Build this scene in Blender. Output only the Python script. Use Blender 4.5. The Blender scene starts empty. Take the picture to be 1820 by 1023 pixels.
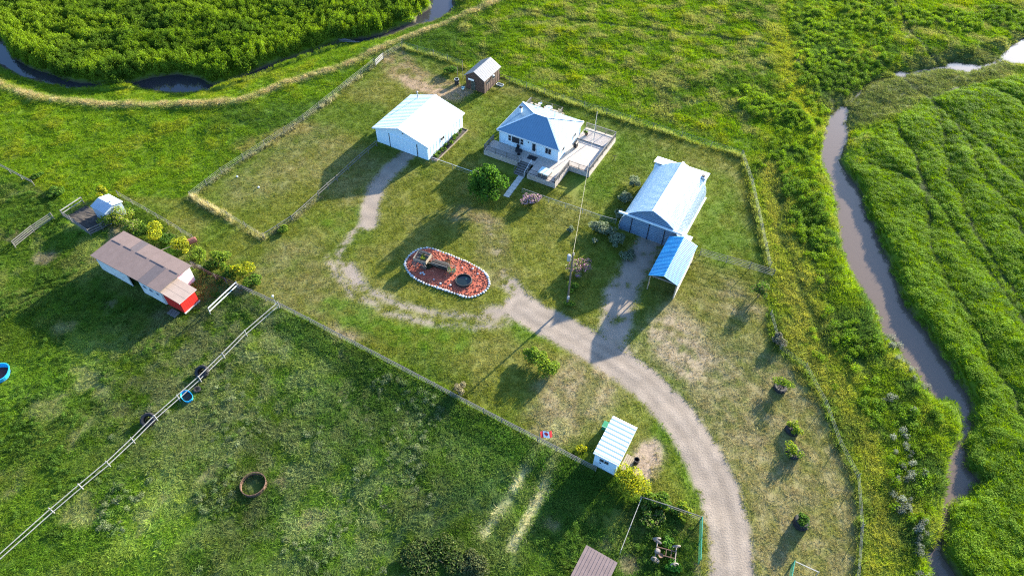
import bpy, math, random
import numpy as np
from mathutils import Matrix, Vector
random.seed(7); RNG = np.random.default_rng(7)
R = math.radians
SC = bpy.context.scene
COL = SC.collection

# ------------------------------------------------------------------ camera
CAM_H, PITCH, ROLL, FPX = 68.0, R(48.5), R(1.2), 1205.0      # metres above the yard; focal length in photo pixels (1820 wide)
_c, _s = math.cos(ROLL), math.sin(ROLL)
AX = np.array([_c, _s*math.sin(PITCH), _s*math.cos(PITCH)])
AY = np.array([-_s, _c*math.sin(PITCH), _c*math.cos(PITCH)])
AF = np.array([0, math.cos(PITCH), -math.sin(PITCH)])
cam = bpy.data.cameras.new("camera"); cam_o = bpy.data.objects.new("camera", cam); COL.objects.link(cam_o)
cam.sensor_fit = 'HORIZONTAL'; cam.sensor_width = 36.0; cam.lens = 36.0*FPX/1820.0
cam.clip_start = 0.5; cam.clip_end = 6000
m = Matrix.Identity(4)
for i in range(3):
    m[i][0], m[i][1], m[i][2] = AX[i], AY[i], -AF[i]
m[2][3] = CAM_H
cam_o.matrix_world = m
SC.camera = cam_o

# ------------------------------------------------------------------ sky, sun, exposure
SUN_EL, SUN_AZ = R(14.5), R(49.0)           # azimuth measured from +X towards +Y
W = bpy.data.worlds.new("World"); SC.world = W; W.use_nodes = True
wn = W.node_tree.nodes; wl = W.node_tree.links
bg = wn["Background"]; sky = wn.new("ShaderNodeTexSky")
sky.sky_type = 'NISHITA'; sky.sun_disc = False; sky.sun_elevation = SUN_EL; sky.sun_rotation = math.pi/2 - SUN_AZ
sky.air_density = 1.0; sky.dust_density = 1.6; sky.ozone_density = 5.0
wl.new(sky.outputs[0], bg.inputs[0]); bg.inputs[1].default_value = 0.122
sun = bpy.data.lights.new("sun", 'SUN'); sun.energy = 5.0; sun.angle = R(0.8); sun.color = (1.0, 0.91, 0.74)
sun_o = bpy.data.objects.new("sun", sun); COL.objects.link(sun_o)
sd = Vector((math.cos(SUN_AZ)*math.cos(SUN_EL), math.sin(SUN_AZ)*math.cos(SUN_EL), math.sin(SUN_EL)))
sun_o.rotation_euler = sd.to_track_quat('Z', 'Y').to_euler(); sun_o.location = (60, 70, 40)
SC.view_settings.view_transform = 'Standard'; SC.view_settings.look = 'None'
SC.view_settings.exposure = 2.35; SC.view_settings.gamma = 1.0; SC.view_settings.use_curve_mapping = False
SC.cycles.max_bounces = 4; SC.cycles.diffuse_bounces = 2; SC.cycles.glossy_bounces = 2; SC.cycles.transmission_bounces = 2; SC.cycles.transparent_max_bounces = 8
SC.cycles.use_denoising = False; SC.cycles.pixel_filter_type = 'BLACKMAN_HARRIS'; SC.cycles.filter_width = 1.2
SC.cycles.sample_clamp_indirect = 4.0; SC.cycles.use_adaptive_sampling = False

def G(x, y, z=0.0):
    """photo pixel -> point on the horizontal plane at height z"""
    d = AF + (x-910)/FPX*AX - (y-511.5)/FPX*AY
    t = (CAM_H-z)/-d[2]
    return np.array([d[0]*t, d[1]*t])
def GL(pts, z=0.0): return np.array([G(x, y, z) for x, y in pts])
def G3(x, y, z=0.0):
    g = G(x, y, z); return Vector((g[0], g[1], z))

# ------------------------------------------------------------------ materials
MATS = {}
def mat(name, col, rough=0.8, var=0.15, scale=3.0, bump=0.0, bscale=20.0, metal=0.0, spec=0.3, col2=None, stretch=None):
    if name in MATS: return MATS[name]
    M = bpy.data.materials.new(name); M.use_nodes = True; MATS[name] = M
    n, l = M.node_tree.nodes, M.node_tree.links
    b = n["Principled BSDF"]; b.inputs["Roughness"].default_value = rough; b.inputs["Metallic"].default_value = metal
    b.inputs["Specular IOR Level"].default_value = spec
    tc = n.new("ShaderNodeTexCoord"); src = tc.outputs["Object"]
    if stretch:
        mp = n.new("ShaderNodeMapping"); mp.inputs["Scale"].default_value = stretch; l.new(src, mp.inputs[0]); src = mp.outputs[0]
    nz = n.new("ShaderNodeTexNoise"); nz.inputs["Scale"].default_value = scale; nz.inputs["Detail"].default_value = 6; nz.inputs["Roughness"].default_value = 0.65
    l.new(src, nz.inputs["Vector"])
    cr = n.new("ShaderNodeMix"); cr.data_type = 'RGBA'
    a = [c*(1-var) for c in col]; c2 = [min(1, c*(1+var)) for c in (col2 or col)]
    cr.inputs[6].default_value = (*a, 1); cr.inputs[7].default_value = (*c2, 1)
    mr = n.new("ShaderNodeMapRange"); mr.inputs[1].default_value = 0.3; mr.inputs[2].default_value = 0.7
    l.new(nz.outputs["Fac"], mr.inputs[0]); l.new(mr.outputs[0], cr.inputs[0]); l.new(cr.outputs[2], b.inputs["Base Color"])
    if bump:
        n2 = n.new("ShaderNodeTexNoise"); n2.inputs["Scale"].default_value = bscale; n2.inputs["Detail"].default_value = 4; l.new(src, n2.inputs["Vector"])
        bp = n.new("ShaderNodeBump"); bp.inputs["Strength"].default_value = bump; bp.inputs["Distance"].default_value = 0.03
        l.new(n2.outputs["Fac"], bp.inputs["Height"]); l.new(bp.outputs[0], b.inputs["Normal"])
    return M

def leaf_mat(name, attr, atype, trans=0.45, rough=0.8, rv=0.25):
    if name in MATS: return MATS[name]
    M = bpy.data.materials.new(name); M.use_nodes = True; MATS[name] = M
    n, l = M.node_tree.nodes, M.node_tree.links
    for x in list(n): n.remove(x)
    out = n.new("ShaderNodeOutputMaterial"); mx = n.new("ShaderNodeMixShader"); d = n.new("ShaderNodeBsdfPrincipled"); t = n.new("ShaderNodeBsdfTranslucent")
    d.inputs["Roughness"].default_value = rough; d.inputs["Specular IOR Level"].default_value = 0.04
    at = n.new("ShaderNodeAttribute"); at.attribute_name = attr; at.attribute_type = atype
    hs = n.new("ShaderNodeHueSaturation"); hs.inputs["Saturation"].default_value = 1.08; hs.inputs["Value"].default_value = 1.35
    l.new(at.outputs["Color"], d.inputs["Base Color"]); l.new(at.outputs["Color"], hs.inputs["Color"]); l.new(hs.outputs[0], t.inputs["Color"])
    mx.inputs[0].default_value = trans
    l.new(d.outputs[0], mx.inputs[1]); l.new(t.outputs[0], mx.inputs[2]); l.new(mx.outputs[0], out.inputs["Surface"])
    return M
M_TUFT = leaf_mat("grass_blade", "tint", 'INSTANCER', 0.4)
M_LEAF = leaf_mat("shrub_leaf", "leafcol", 'GEOMETRY', 0.4)
M_MOUND = leaf_mat("willow_leaf", "tint", 'INSTANCER', 0.35)

M_WHITE = mat("white_painted_metal", (0.56, 0.70, 0.78), 0.45, 0.03, 1.2, spec=0.4)  # white walls; the blue sky fill of their shaded sides is mixed in
M_WROOF = mat("white_metal_roofing", (0.56, 0.65, 0.69), 0.4, 0.04, 1.0, spec=0.5)
M_HOUSEROOF = mat("grey_blue_metal_roofing", (0.14, 0.25, 0.34), 0.45, 0.06, 1.5, spec=0.5, metal=0.35)
M_TRIM = mat("white_trim", (0.6, 0.62, 0.63), 0.5, 0.03, 2)
M_DECK = mat("weathered_deck_board", (0.42, 0.36, 0.31), 0.8, 0.2, 2.5, 0.2, 30, stretch=(1, 6, 1))
M_GREYWOOD = mat("grey_weathered_wood", (0.15, 0.14, 0.126), 0.85, 0.25, 4, 0.3, 30)
M_PALEWOOD = mat("pale_lumber", (0.26, 0.21, 0.15), 0.8, 0.2, 4, 0.2, 25)
M_BROWNWOOD = mat("dark_brown_boards", (0.06, 0.036, 0.028), 0.85, 0.35, 3, 0.3, 25, stretch=(3, 3, 0.6))
M_DARKGLASS = mat("dark_window_glass", (0.02, 0.022, 0.026), 0.08, 0.1, 2, spec=0.6)
M_BLACK = mat("black_metal", (0.02, 0.02, 0.022), 0.5, 0.2, 4)
M_RUBBER = mat("black_tyre_rubber", (0.022, 0.021, 0.021), 0.75, 0.3, 5, 0.2, 30)
M_RUST = mat("rusty_iron", (0.13, 0.075, 0.05), 0.8, 0.4, 6, 0.3, 30)
M_GALV = mat("galvanised_steel", (0.3, 0.31, 0.32), 0.45, 0.1, 3, spec=0.5)
M_PIPEW = mat("pale_rail", (0.31, 0.30, 0.28), 0.7, 0.15, 3, 0.1, 30)
M_BLUEROOF = mat("bright_blue_metal_roofing", (0.012, 0.22, 0.47), 0.5, 0.12, 0.8, spec=0.4, col2=(0.03, 0.29, 0.52))
M_BARNROOF = mat("faded_brown_shingle_roofing", (0.155, 0.112, 0.100), 0.85, 0.10, 1.2, 0.15, 40)
M_BARNROOF2 = mat("dark_grey_roofing_patch", (0.10, 0.082, 0.084), 0.85, 0.12, 2, 0.1, 40)
M_BEIGEROOF = mat("beige_roofing", (0.30, 0.23, 0.19), 0.85, 0.08, 1.5, 0.1, 40)
M_RED = mat("bright_red_paint", (0.52, 0.025, 0.018), 0.55, 0.15, 2)
M_BARNWHITE = mat("worn_white_paint", (0.58, 0.56, 0.53), 0.8, 0.22, 2.0, 0.15, 20)
M_SHEDROOF = mat("grey_metal_roofing", (0.20, 0.205, 0.22), 0.45, 0.06, 1.5, spec=0.4)
M_RIBBROWN = mat("dusty_brown_metal_roofing", (0.17, 0.125, 0.12), 0.7, 0.15, 1.5)
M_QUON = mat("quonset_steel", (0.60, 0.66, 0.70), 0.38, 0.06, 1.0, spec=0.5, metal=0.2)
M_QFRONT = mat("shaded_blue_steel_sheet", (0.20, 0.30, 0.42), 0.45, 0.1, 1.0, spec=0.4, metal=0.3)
M_CONC = mat("concrete", (0.42, 0.41, 0.38), 0.9, 0.15, 3, 0.2, 40)
M_REDROCK = mat("red_brick_chip", (0.26, 0.045, 0.022), 0.9, 0.5, 7, 0.6, 14, col2=(0.32, 0.08, 0.045))
M_STONE = mat("whitewashed_stone", (0.44, 0.44, 0.45), 0.85, 0.25, 4, 0.4, 9)
M_SOIL = mat("dark_bare_soil", (0.05, 0.042, 0.036), 0.95, 0.4, 2, 0.5, 10)
M_BLUEPLASTIC = mat("bright_blue_plastic", (0.02, 0.33, 0.60), 0.4, 0.08, 3, spec=0.4)
M_GREENP = mat("green_plastic", (0.02, 0.20, 0.09), 0.5, 0.1, 3)
M_BARK = mat("grey_brown_bark", (0.13, 0.10, 0.075), 0.9, 0.3, 8, 0.4, 20)
M_POLE = mat("weathered_pole_wood", (0.12, 0.10, 0.08), 0.9, 0.25, 4, 0.2, 30)
M_WIRE = mat("wire", (0.36, 0.33, 0.24), 0.5, 0.1, 4)
M_FWIRE = mat("fence_wire", (0.28, 0.27, 0.25), 0.5, 0.1, 4)
M_REDFLAG = mat("red_flag_cloth", (0.55, 0.03, 0.03), 0.8, 0.08, 3)
M_WHITEFLAG = mat("white_flag_cloth", (0.75, 0.74, 0.73), 0.8, 0.05, 3)
M_PONDW = mat("dark_pond_water", (0.008, 0.014, 0.013), 0.08, 0.2, 2, spec=0.5)

# ------------------------------------------------------------------ mesh helpers
class MB:
    def __init__(s): s.v = []; s.f = []
    def add(s, vs, fs):
        o = len(s.v); s.v += [tuple(v) for v in vs]; s.f += [tuple(i+o for i in f) for f in fs]; return s
    def box(s, x0, x1, y0, y1, z0, z1):
        return s.add([(x0,y0,z0),(x1,y0,z0),(x1,y1,z0),(x0,y1,z0),(x0,y0,z1),(x1,y0,z1),(x1,y1,z1),(x0,y1,z1)],
                     [(3,2,1,0),(4,5,6,7),(0,1,5,4),(1,2,6,5),(2,3,7,6),(3,0,4,7)])
    def bar(s, p, q, w, h=None, up=(0,0,1)):
        h = w if h is None else h
        p, q = Vector(p), Vector(q); d = (q-p)
        if d.length < 1e-6: return s
        d.normalize(); u = Vector(up)
        if abs(d.dot(u)) > 0.95: u = Vector((1,0,0))
        a = d.cross(u).normalized()*w/2; b = a.cross(d).normalized()*h/2
        vs = [p-a-b, p+a-b, p+a+b, p-a+b, q-a-b, q+a-b, q+a+b, q-a+b]
        return s.add(vs, [(0,1,2,3),(7,6,5,4),(0,4,5,1),(1,5,6,2),(2,6,7,3),(3,7,4,0)])
    def tube(s, pts, r, n=6, cap=True):
        pts = [Vector(p) for p in pts]; rs = r if isinstance(r, (list, tuple)) else [r]*len(pts)
        rings = []
        for i, p in enumerate(pts):
            d = (pts[min(i+1, len(pts)-1)]-pts[max(i-1, 0)]).normalized()
            u = Vector((0,0,1)) if abs(d.z) < 0.9 else Vector((1,0,0))
            a = d.cross(u).normalized(); b = d.cross(a).normalized()
            rings.append([p+(a*math.cos(t*2*math.pi/n)+b*math.sin(t*2*math.pi/n))*rs[i] for t in range(n)])
        vs = [v for r_ in rings for v in r_]; fs = []
        for i in range(len(pts)-1):
            for t in range(n):
                fs.append((i*n+t, i*n+(t+1) % n, (i+1)*n+(t+1) % n, (i+1)*n+t))
        if cap:
            fs.append(tuple(range(n))[::-1]); fs.append(tuple((len(pts)-1)*n+t for t in range(n)))
        return s.add(vs, fs)
    def lathe(s, prof, n=20, c=(0,0,0), closed=False):
        vs = []; fs = []; k = len(prof)
        for t in range(n):
            a = 2*math.pi*t/n
            vs += [(c[0]+r*math.cos(a), c[1]+r*math.sin(a), c[2]+z) for r, z in prof]
        for t in range(n):
            u = (t+1) % n
            for i in range(k if closed else k-1):
                j = (i+1) % k
                fs.append((t*k+i, u*k+i, u*k+j, t*k+j))
        return s.add(vs, fs)
    def prism(s, poly, t):
        """poly: 3D polygon, extruded by vector t"""
        n = len(poly); t = Vector(t); vs = [Vector(p) for p in poly]; vs += [v+t for v in vs]
        fs = [tuple(range(n))[::-1], tuple(range(n, 2*n))] + [(i, (i+1) % n, n+(i+1) % n, n+i) for i in range(n)]
        return s.add(vs, fs)
    def mesh(s, name, material, smooth=False):
        me = bpy.data.meshes.new(name); me.from_pydata(s.v, [], s.f)
        me.materials.append(material)
        if smooth: me.shade_smooth()
        return me

def tag(o, label=None, cat=None, group=None, kind=None):
    if label: o['label'] = label
    if cat: o['category'] = cat
    if group: o['group'] = group
    if kind: o['kind'] = kind
    return o
def empty(name, label, cat, loc=(0,0,0), rz=0.0, group=None):
    o = bpy.data.objects.new(name, None); COL.objects.link(o); o.empty_display_size = 0.3
    o.location = loc; o.rotation_euler = (0, 0, rz)
    return tag(o, label, cat, group)
def inst(name, me, parent=None, loc=(0,0,0), rot=(0,0,0), scale=(1,1,1)):
    o = bpy.data.objects.new(name, me); COL.objects.link(o)
    o.parent = parent; o.location = loc; o.rotation_euler = rot; o.scale = scale
    return o
def part(name, mb, material, parent, smooth=False):
    return inst(name, mb.mesh(name, material, smooth), parent)
def box(name, dims, material, parent): return part(name, MB().box(*dims), material, parent)

def frame_at(px, z, ang=-28.0):
    g = G(px[0], px[1], z); return Vector((g[0], g[1], 0)), R(ang)

# value noise on arrays
def vnoise(x, y, scale, seed):
    r = np.random.default_rng(seed); T = r.random((256, 256)).astype(np.float32)
    fx, fy = x/scale, y/scale; ix, iy = np.floor(fx).astype(int), np.floor(fy).astype(int)
    u, v = fx-ix, fy-iy; u = u*u*(3-2*u); v = v*v*(3-2*v)
    a = T[iy % 256, ix % 256]; b = T[iy % 256, (ix+1) % 256]; c = T[(iy+1) % 256, ix % 256]; d = T[(iy+1) % 256, (ix+1) % 256]
    return (a*(1-u)+b*u)*(1-v)+(c*(1-u)+d*u)*v
def fbm(x, y, scale, seed, oct=4):
    t = 0; a = 1.0; w = 0
    for i in range(oct):
        t = t+a*vnoise(x, y, scale/2**i, seed+i); w += a; a *= 0.55
    return t/w
def smooth(a, b, x):
    t = np.clip((x-a)/(b-a), 0, 1); return t*t*(3-2*t)
# ------------------------------------------------------------------ terrain fields (world space, metres)
X0, X1, Y0, Y1, ST = -132.0, 132.0, 4.0, 172.0, 0.4
gx = np.arange(X0, X1+ST/2, ST, dtype=np.float32); gy = np.arange(Y0, Y1+ST/2, ST, dtype=np.float32)
NX, NY = len(gx), len(gy)
XX, YY = np.meshgrid(gx, gy)
wob = (fbm(XX, YY, 3.0, 11, 3)-0.5), (fbm(XX, YY, 3.0, 21, 3)-0.5)
def dist_line(pts, z=0.0, wobble=0.0, closed=False, world=False):
    P = (np.array(pts) if world else GL(pts, z)).astype(np.float32)
    if closed: P = np.vstack([P, P[:1]])
    x, y = XX+wobble*wob[0], YY+wobble*wob[1]
    d = np.full(XX.shape, 1e9, np.float32)
    for (ax, ay), (bx, by) in zip(P[:-1], P[1:]):
        dx, dy = bx-ax, by-ay; L = dx*dx+dy*dy+1e-9
        t = np.clip(((x-ax)*dx+(y-ay)*dy)/L, 0, 1)
        d = np.minimum(d, (x-ax-t*dx)**2+(y-ay-t*dy)**2)
    return np.sqrt(d)
def in_poly(pts, z=0.0, wobble=0.0):
    P = GL(pts, z); x, y = XX+wobble*wob[0], YY+wobble*wob[1]
    ins = np.zeros(XX.shape, bool)
    for (ax, ay), (bx, by) in zip(P, np.roll(P, -1, 0)):
        if ay == by: continue
        c = (ay > y) != (by > y)
        ins ^= c & (x < (bx-ax)*(y-ay)/(by-ay)+ax)
    return ins
def sdf(pts, z=0.0, wobble=0.0):
    d = dist_line(pts, z, wobble, True); return np.where(in_poly(pts, z, wobble), -d, d)
def stroke(pts, w, soft=0.6, wobble=1.0):
    return 1-smooth(w-soft, w+soft, dist_line(pts, 0, wobble))

WZ = -1.2      # water level
RIV_L = [(-330,-40),(-160,20),(-60,75),(0,117),(15,125),(38,138),(94,150),(122,157),(163,159),(198,154),(236,154),(257,160),(285,165),(330,167),(376,161),(407,152),(460,135),(521,110),(582,90),(612,80),
         (602,75),(562,88),(521,102),(460,123),(420,140),(396,150),(372,150),(356,138),(318,132),(274,137),(241,146),(188,151),(142,147),(102,138),(51,118),(24,104),(13,84),(0,63),(-60,25),(-120,-40),(-200,-100)]
RIV_T = [(734,46),(773,41),(798,25),(808,13),(806,0),(830,-40),(780,-40),(762,2),(765,15),(740,30)]
RIV_R = [(1498,188),(1476,207),(1462,240),(1458,270),(1462,293),(1477,336),(1486,367),(1492,402),(1498,443),(1505,476),(1525,510),(1538,533),(1561,561),(1567,591),(1591,612),(1604,640),(1629,665),(1642,686),(1665,711),(1690,712),(1704,728),(1712,760),(1702,795),(1688,814),(1683,839),(1681,865),(1680,887),(1672,915),(1670,950),(1660,978),(1640,979),(1647,1012),(1655,1060),(1720,1060),(1698,1022),(1686,1000),(1676,985),(1680,930),(1690,892),(1721,885),(1741,857),(1715,824),(1716,790),(1727,754),(1723,719),(1716,696),(1700,673),(1688,650),(1670,630),(1655,609),(1645,586),(1624,561),(1599,523),(1590,495),(1579,461),(1563,428),(1543,385),(1533,367),(1528,334),(1502,308),(1491,285),(1506,254),(1502,218),(1508,195)]
POOL = [(1950,30),(1860,45),(1819,68),(1797,81),(1784,102),(1797,113),(1830,116),(1900,112),(2000,100)]
POOL2 = [(1686,115),(1700,113),(1738,117),(1742,124),(1715,127),(1695,123)]
POOL3 = [(1584,129),(1603,127),(1614,131),(1608,136),(1590,135)]
dw = np.minimum.reduce([sdf(RIV_L, WZ, 0.8), sdf(RIV_T, WZ, 0.8), sdf(RIV_R, WZ, 0.8), sdf(POOL, WZ, 0.8), sdf(POOL2, WZ, 0.8), sdf(POOL3, WZ, 0.8)])
creek = dist_line([(1790,105),(1740,121),(1690,119),(1600,132),(1540,152),(1503,190)], WZ, 1.0)
creek2 = np.minimum(dist_line([(612,78),(680,64),(734,45)], WZ, 1.0), dist_line([(1820,100),(1790,106)], WZ, .5))
dwc = np.minimum(dw, np.minimum(creek+0.05-0.6*wob[0], creek2-0.8))
YARD = [(340,352),(395,310),(540,215),(665,115),(715,85),(825,120),(890,138),(1000,180),(1320,280),(1335,330),(1365,475),(1372,500),(1366,560),(1380,620),(1430,655),(1465,720),(1490,790),(1522,850),(1530,940),(1522,1080),(1245,1080),(1243,925),(1140,885),(1090,845),(955,785),(500,548),(430,512),(350,450),(225,350)]
d_yard = sdf(YARD, 0, 0.5)
PAST = [(-200,240),(60,330),(120,365),(225,350),(350,450),(430,512),(500,548),(955,785),(1090,845),(1140,885),(1243,925),(1245,1080),(-500,1080),(-500,300)]
d_past = sdf(PAST, 0, 0.5)
WIL_L = [(-200,-60),(-60,10),(0,60),(13,82),(24,102),(51,116),(102,136),(142,145),(188,149),(241,144),(274,132),(318,125),(356,131),(372,146),(396,147),(460,120),(521,99),(562,85),(602,72),(690,45),(735,28),(760,8),(775,-40),(840,-110),(-300,-110)]
d_wl = sdf(WIL_L, 0, 1.0)
WIL_R = [(1502,305),(1540,287),(1560,245),(1600,208),(1655,172),(1720,150),(1840,132),(2200,110),(2300,1080),(1730,1080),(1705,1020),(1690,995),(1682,930),(1700,893),(1735,885),(1752,855),(1730,820),(1730,790),(1740,755),(1732,715),(1710,675),(1680,633),(1665,606),(1655,584),(1632,556),(1606,518),(1586,461),(1570,428),(1550,384),(1540,366),(1533,334)]
d_wr = sdf(WIL_R, 0, 1.0)
BANK = [(1330,285),(1350,240),(1400,100),(1370,-40),(1600,-40),(1600,120),(1500,185),(1465,230),(1460,290),(1480,350),(1490,400),(1500,450),(1530,510),(1570,590),(1600,635),(1665,708),(1710,760),(1690,810),(1680,900),(1640,975),(1650,1080),(1522,1080),(1530,940),(1522,850),(1490,790),(1465,720),(1430,655),(1380,620),(1366,560),(1372,500),(1365,475),(1335,330)]
d_bank = sdf(BANK, 0, 0.8)

n1 = fbm(XX, YY, 14, 31, 4); n2 = fbm(XX, YY, 3.5, 41, 4); n3 = fbm(XX, YY, 1.2, 51, 3); n4 = fbm(XX+40, YY-20, 28, 61, 3)
# heights: flat yard, gentle swells in the meadows, carved channels
und = smooth(0.5, 10, d_yard)*smooth(0.5, 8, d_past)
ZZ = (n3-0.5)*0.05 + (n2-0.5)*0.10 + und*((n1-0.5)*0.8+(n2-0.5)*0.5)
d_trail0 = None
ZZ += smooth(0.5, 3, -d_past)*((n2-0.5)*0.35+(fbm(XX, YY, 7, 141, 3)-0.5)*0.4)
LEVEE = [(-200,60),(-60,125),(0,152),(60,172),(130,181),(230,187),(370,187),(430,181),(520,146),(620,116),(700,76),(770,50),(860,15),(890,0),(940,-30)]
d_lev = dist_line(LEVEE, 0, 0.6)
ZZ += 0.35*np.exp(-(d_lev/1.3)**2)
TRAILS = [[(1610,135),(1655,172),(1700,222),(1760,262),(1830,330)], [(1655,172),(1680,240),(1690,320),(1740,420),(1810,530)], [(1590,220),(1622,275),(1642,335),(1700,405),(1760,485),(1830,580)],
          [(1545,290),(1600,305),(1640,335),(1655,420)], [(1700,222),(1760,320),(1830,420)], [(1720,150),(1780,162),(1840,200)], [(1655,172),(1720,150)], [(1580,-20),(1605,40),(1640,80),(1690,118)],
          [(1450,100),(1540,100),(1575,112)], [(1412,108),(1455,150),(1490,188)], [(915,18),(1020,35),(1150,52),(1280,66),(1380,82)], [(1640,335),(1660,450),(1720,560),(1800,700),(1830,760)]]
d_yel = np.minimum.reduce([dist_line(t, 0, 0.9) for t in ([(1375,300),(1390,420),(1410,560),(1450,680)], [(1405,420),(1450,560),(1500,700),(1560,860),(1570,1040)], [(1385,60),(1400,120),(1430,200)], [(1345,300),(1365,400),(1385,560),(1440,650),(1500,780),(1540,880),(1545,1040)])])
d_tr = np.minimum.reduce([dist_line(t, 0, 1.8) for t in TRAILS])
lobe = (1-smooth(-3, 1, d_wr))*smooth(0.2, 3.2, d_tr)*(0.75+0.5*n1)
ZZ += 0.28*lobe
mar = (1-smooth(0, 5, dist_line([(1520,190),(1560,170),(1640,140),(1760,105)], 0, 2)-3))
mar2 = 1-smooth(0, 4, dist_line([(1500,200),(1560,150),(1640,132),(1760,115),(1850,100)], 0, 2)-4)
ZZ -= 0.7*mar2
bankw = np.where(d_wr < 4, 1.2, np.where(d_wl < 1.2, 1.4, np.where(XX < 0, 6.0, 2.4)))
ZZ = ZZ + (WZ-0.55-ZZ)*(1-smooth(-0.7, 1, dwc/bankw))
ZZ = ZZ.astype(np.float32)

# cover: ground colour, blade tint, height, density
def C(*c): return np.array(c, np.float32)
def mixc(A, B, w): return A+(B-A)*np.asarray(w, np.float32)[..., None]
full = lambda c: np.broadcast_to(C(*c), XX.shape+(3,)).copy()
colr = full((0.045, 0.062, 0.014)); tint = full((0.092, 0.150, 0.012)); Hh = np.full(XX.shape, 0.32, np.float32); Dn = np.full(XX.shape, 7.0, np.float32)
# open meadow mottling
tint = mixc(tint, C(0.145, 0.168, 0.02), smooth(0.5, 0.72, n2)*0.8)
tint = mixc(tint, C(0.045, 0.085, 0.014), smooth(0.52, 0.75, n1)*0.8)
Hh = Hh*(0.55+0.9*n2)
topm = smooth(0, 6, d_yard)*(YY > 95)*(XX > -12)
tint = mixc(tint, C(0.17, 0.17, 0.055), topm*smooth(0.45, 0.68, fbm(XX, YY, 2.2, 71, 3))*0.75); Hh = Hh*(1+0.7*topm)
def apply(w, g=None, t=None, h=None, d=None):
    global colr, tint, Hh, Dn
    if g is not None: colr = mixc(colr, C(*g), w)
    if t is not None: tint = mixc(tint, C(*t), w)
    if h is not None: Hh = Hh+(h-Hh)*w
    if d is not None: Dn = Dn+(d-Dn)*w
# pasture: darker, weedy
wp = 1-smooth(-0.3, 0.3, d_past)
apply(wp, (0.036, 0.050, 0.012), (0.062, 0.105, 0.014), 0.26, 9.0)
apply(wp*smooth(0.5, 0.62, n2), None, (0.105, 0.130, 0.032), 0.30, 9)
apply(wp*smooth(0.55, 0.7, fbm(XX, YY, 6, 81, 4)), None, (0.038, 0.080, 0.013), 0.42, 10)
apply(wp*smooth(0.60, 0.72, fbm(XX, YY, 4, 91, 4)), (0.10, 0.082, 0.048), (0.15, 0.135, 0.07), 0.14, 5)
west = wp*(1-smooth(-40, -22, XX))*(1-smooth(48, 60, YY))
apply(west*0.5, None, (0.078, 0.130, 0.012), 0.24, 9)
wpatch = wp*(1-smooth(0, 16, dist_line([(380,650),(600,720),(700,830),(560,800)], 0, 3)-5))
apply(wpatch*smooth(0.42, 0.6, n3), None, (0.12, 0.14, 0.055), 0.34, 10)
# mown yard
wy = 1-smooth(-0.25, 0.25, d_yard)
apply(wy, (0.095, 0.100, 0.022), (0.122, 0.132, 0.023), 0.075, 9.0)
apply(wy*smooth(0.48, 0.66, n2)*0.40, (0.140, 0.122, 0.044), (0.165, 0.152, 0.050), 0.06, 7)
apply(wy*smooth(0.5, 0.72, n1)*0.7, (0.055, 0.082, 0.014), (0.070, 0.118, 0.014), 0.09, 9)
def blob(pts, r, c_g, c_t, amt=1.0, nz=n2, lo=0.3, hi=0.6, h=None, d=None, soft=4.0, wb_=2.5):
    w = (1-smooth(0, soft, dist_line(pts, 0, wb_)-r))*amt
    w = w*(0.35+0.65*smooth(lo, hi, nz))
    apply(w, c_g, c_t, h, d)
DRY_G, DRY_T = (0.185, 0.145, 0.082), (0.20, 0.165, 0.09)
blob([(1050,690),(1010,710),(1060,660)], 1.6, (0.22,0.175,0.10), (0.24,0.195,0.115), 0.9, n3, h=.06)
blob([(985,745),(1010,715)], 1.2, DRY_G, DRY_T, 0.7, n3)
blob([(1330,700),(1440,760),(1470,880),(1460,1040)], 4.5, DRY_G, DRY_T, 0.62, n3, 0.3, 0.65)
blob([(1250,560),(1330,620),(1300,780)], 3.5, DRY_G, DRY_T, 0.42, n3)
blob([(1340,820),(1370,960)], 2.0, DRY_G, DRY_T, 0.45, n3)
blob([(1200,620),(1190,590),(1225,640)], 1.8, (0.23,0.18,0.12), (0.2,0.165,0.10), 0.95, n3, 0.2, .5, d=3)
blob([(1150,805),(1140,830)], 1.0, (0.24,0.18,0.13), (0.2,0.165,0.10), 1.0, n3, 0.1, .4, d=2, soft=1.2)
blob([(1183,855)], 0.7, (0.23,0.175,0.12), (0.2,0.165,0.10), 1.0, n3, 0.1, .4, d=2, soft=1.0)
blob([(600,590),(615,595)], 0.8, (0.20,0.14,0.10), DRY_T, 0.9, n3, 0.1, .4, d=3, soft=1.2)
blob([(1300,520),(1330,545)], 1.0, (0.18,0.13,0.10), DRY_T, 0.7, n3, soft=2)
blob([(640,330),(560,250),(460,330)], 3, DRY_G, DRY_T, 0.35, n3)
blob([(700,100),(720,130),(760,150),(800,165)], 2.2, (0.17,0.115,0.07), (0.19,0.15,0.07), 0.9, n3, 0.3, .6, d=4, soft=2.0)
blob([(715,140),(790,170),(830,160)], 0.9, (0.23,0.16,0.10), DRY_T, 0.9, n3, 0.1, .5, d=2, soft=1.0)
blob([(440,260),(540,225)], 0.8, (0.19,0.14,0.07), (0.20,0.155,0.06), 0.6, n3, soft=2)
blob([(880,480),(870,400)], 1.2, DRY_G, DRY_T, 0.6, n3, soft=2)
blob([(860,385),(815,380)], 1.0, (0.2,0.15,0.10), DRY_T, 0.7, n3, soft=1.5)
blob([(520,470),(600,560)], 3, DRY_G, DRY_T, 0.4, n3)
LUSH_G, LUSH_T = (0.045, 0.082, 0.010), (0.068, 0.132, 0.010)
blob([(1270,380),(1290,440),(1250,330)], 2.5, LUSH_G, LUSH_T, 0.7, n2)
blob([(600,545),(720,595),(820,600)], 0.9, LUSH_G, LUSH_T, 0.8, n3, soft=2)
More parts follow.
